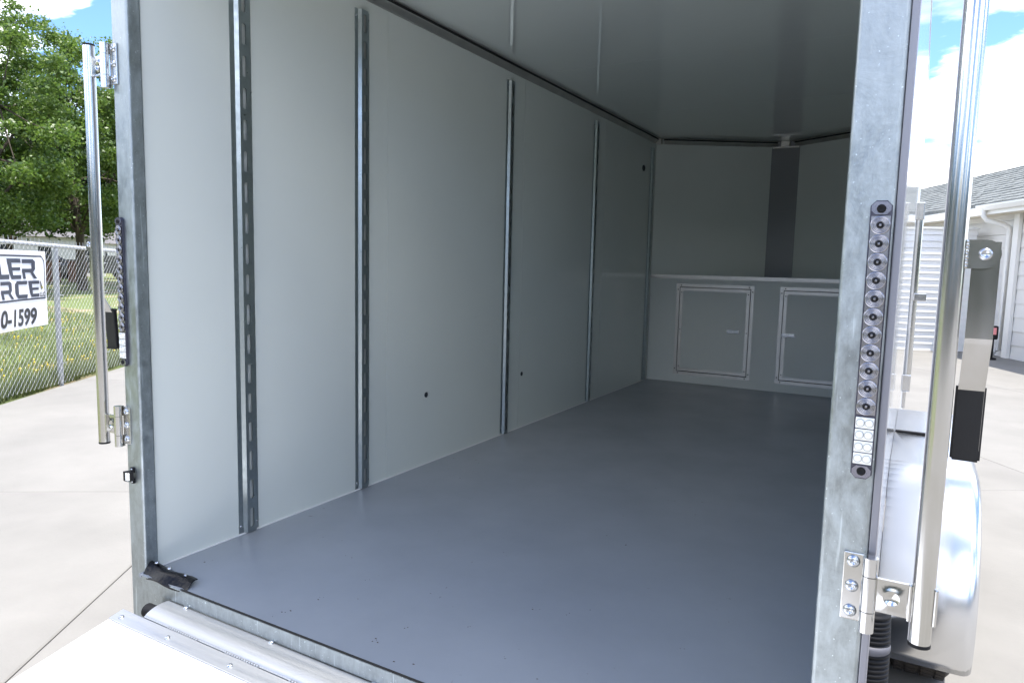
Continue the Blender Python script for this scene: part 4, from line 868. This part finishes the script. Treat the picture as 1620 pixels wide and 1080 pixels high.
# ================================================================== GRASS AND FLOWERS
rg = np.random.default_rng(5)
def blades(name, n, gen, hmin, hmax, wd):
    a, bb = gen(n); h = rg.uniform(hmin, hmax, n); th = rg.uniform(0, 2 * np.pi, n); lean = rg.uniform(0.1, 0.7, n) * h; ph = rg.uniform(0, 2 * np.pi, n)
    px = FA.x + ft.x * a + fn.x * bb; py = FA.y + ft.y * a + fn.y * bb; z0 = np.full(n, G - 0.02)
    wx = np.cos(th) * wd; wy = np.sin(th) * wd
    V = np.stack([np.stack([px - wx, py - wy, z0], 1), np.stack([px + wx, py + wy, z0], 1), np.stack([px + np.cos(ph) * lean + wx * .1, py + np.sin(ph) * lean + wy * .1, z0 + h], 1)], 1).reshape(-1, 3)
    me = bpy.data.meshes.new(name); me.vertices.add(3 * n); me.vertices.foreach_set('co', V.astype(np.float32).ravel()); me.loops.add(3 * n); me.loops.foreach_set('vertex_index', np.arange(3 * n, dtype=np.int32)); me.polygons.add(n); me.polygons.foreach_set('loop_start', np.arange(0, 3 * n, 3, dtype=np.int32)); me.polygons.foreach_set('loop_total', np.full(n, 3, dtype=np.int32)); me.update(calc_edges=True)
    me.materials.append(M['grass']); return tag(link(name, me, (0, 0, 0)), kind='stuff')
def lawn_gen(n):
    b = 0.12 + 26 * rg.uniform(0, 1, n) ** 2.2; a = -3 + rg.uniform(0, 1, n) * (9 + b * 1.1); return a, b
blades('lawn_grass', 150000, lawn_gen, 0.03, 0.10, 0.006)
def edge_gen(n):
    c = rg.uniform(-4, 7, 60); k = rg.integers(0, 60, n); return c[k] + rg.normal(0, 0.11, n), 0.06 + np.abs(rg.normal(0, 0.09, n))
tg = blades('fence_grass', 9000, edge_gen, 0.06, 0.26, 0.005)
n = 800; a, bb = lawn_gen(n); bb += 0.5
fb_ = MB()
for i in range(n):
    p = fp(a[i], bb[i], G + 0.06 + random.random() * .05); r = 0.007 + 0.006 * random.random() + 0.0010 * bb[i]
    vs = [(p.x + r * math.cos(k * math.pi / 3), p.y + r * math.sin(k * math.pi / 3), p.z + 0.006 * (k % 2)) for k in range(6)] + [(p.x, p.y, p.z + r * .7), (p.x, p.y, p.z - .08)]
    fb_.add(vs, [(k, (k + 1) % 6, 6) for k in range(6)] + [((k + 1) % 6, k, 7) for k in range(0, 6, 3)])
tag(fb_.build('dandelions', 'yellowflower', None, False, False), kind='stuff')

# unseen wood added behind the camera for the bright metal to reflect
V = []
for k in range(60):
    an = R_(150 + 215 * k / 59); rd_ = 56 + 6 * rg.uniform(-1, 1); cx, cy = 2 + rd_ * math.cos(an), -3 + rd_ * math.sin(an); hh = rg.uniform(6, 10)
    if (Vector((cx, cy, 0)) - FA).dot(fn) > 1 and cy > 3: continue
    n = 1300; u = rg.normal(size=(n, 3)); u /= np.linalg.norm(u, axis=1)[:, None]; rad = rg.uniform(0.5, 1, (n, 1)) ** 0.5
    ctr = u * rad * np.array([4.2, 4.2, hh / 2]) + np.array([cx, cy, G + hh / 2 + 0.3]); l = rg.uniform(0.35, 0.8, (n, 1))
    ax = rg.normal(size=(n, 3)); ax /= np.linalg.norm(ax, axis=1)[:, None]; ay = np.cross(ax, rg.normal(size=(n, 3))); ay /= np.linalg.norm(ay, axis=1)[:, None]
    V.append(np.stack([ctr - ax * l, ctr + ay * l * .5, ctr + ax * l, ctr - ay * l * .5], 1))
V = np.concatenate(V).reshape(-1, 3); V[:, 2] = np.maximum(V[:, 2], G + 0.02); nf = len(V) // 4
me = bpy.data.meshes.new('unseen_wood'); me.from_pydata(V.tolist(), [], np.arange(nf * 4).reshape(-1, 4).tolist()); me.update(); me.materials.append(leafmat('leaf_wood', (0.03, 0.05, 0.022), (0.05, 0.075, 0.03)))
tag(link('unseen_wood', me, (0, 0, 0)), kind='stuff')

# unseen band of leaves added behind the camera to darken reflections in the metal
n = 36000; u = np.stack([rg.uniform(-14, 24, n), rg.normal(-14.5, 0.42, n), G + 0.02 + 2.5 * rg.uniform(0, 1, n)], 1); l = rg.uniform(0.09, 0.2, (n, 1))
ax = rg.normal(size=(n, 3)); ax /= np.linalg.norm(ax, axis=1)[:, None]; ay = np.cross(ax, rg.normal(size=(n, 3))); ay /= np.linalg.norm(ay, axis=1)[:, None]
V = np.stack([u - ax * l, u + ay * l * .6, u + ax * l, u - ay * l * .6], 1).reshape(-1, 3); V[:, 2] = np.maximum(V[:, 2], G + 0.01)
me = bpy.data.meshes.new('added_hedge'); me.from_pydata(V.tolist(), [], np.arange(n * 4).reshape(-1, 4).tolist()); me.update(); me.materials.append(bpy.data.materials['leaf_wood'])
tag(link('added_hedge', me, (0, 0, 0)), kind='stuff')
# grit and leaf crumbs trodden onto the trailer floor
rd2 = random.Random(12); b = MB()
for (x, y) in ((0.45, 0.431),(0.886, 0.081),(0.91, 0.082),(0.885, 0.165),(0.907, 0.159),(0.555, 0.018),(0.565, 0.054),(1.3, 0.533),(1.161, 0.445),(1.132, 1.087),(0.621, 0.326),(0.668, 0.237),(1.26, 0.469),(1.034, 0.26),(0.576, 0.164),(1.592, 0.478),(0.98, 0.018),(1.034, 0.036)):
    for k in range(rd2.randint(1, 3)):
        px, py = x + rd2.uniform(-.02, .02), y + rd2.uniform(-.015, .015); r0 = rd2.uniform(.001, .0026); an = rd2.uniform(0, 3)
        vs = [(px + r0 * (1.7 if q % 2 else .8) * math.cos(an + q * 1.2566), py + r0 * math.sin(an + q * 1.2566), 0.0012) for q in range(5)] + [(px, py, 0.0012 + r0 * .6), ]
        b.add(vs, [(q, (q + 1) % 5, 5) for q in range(5)])
tag(b.build('floor_grit', mat('brown_grit', (0.12, 0.095, 0.065), 0.9), None, True, False), kind='stuff')
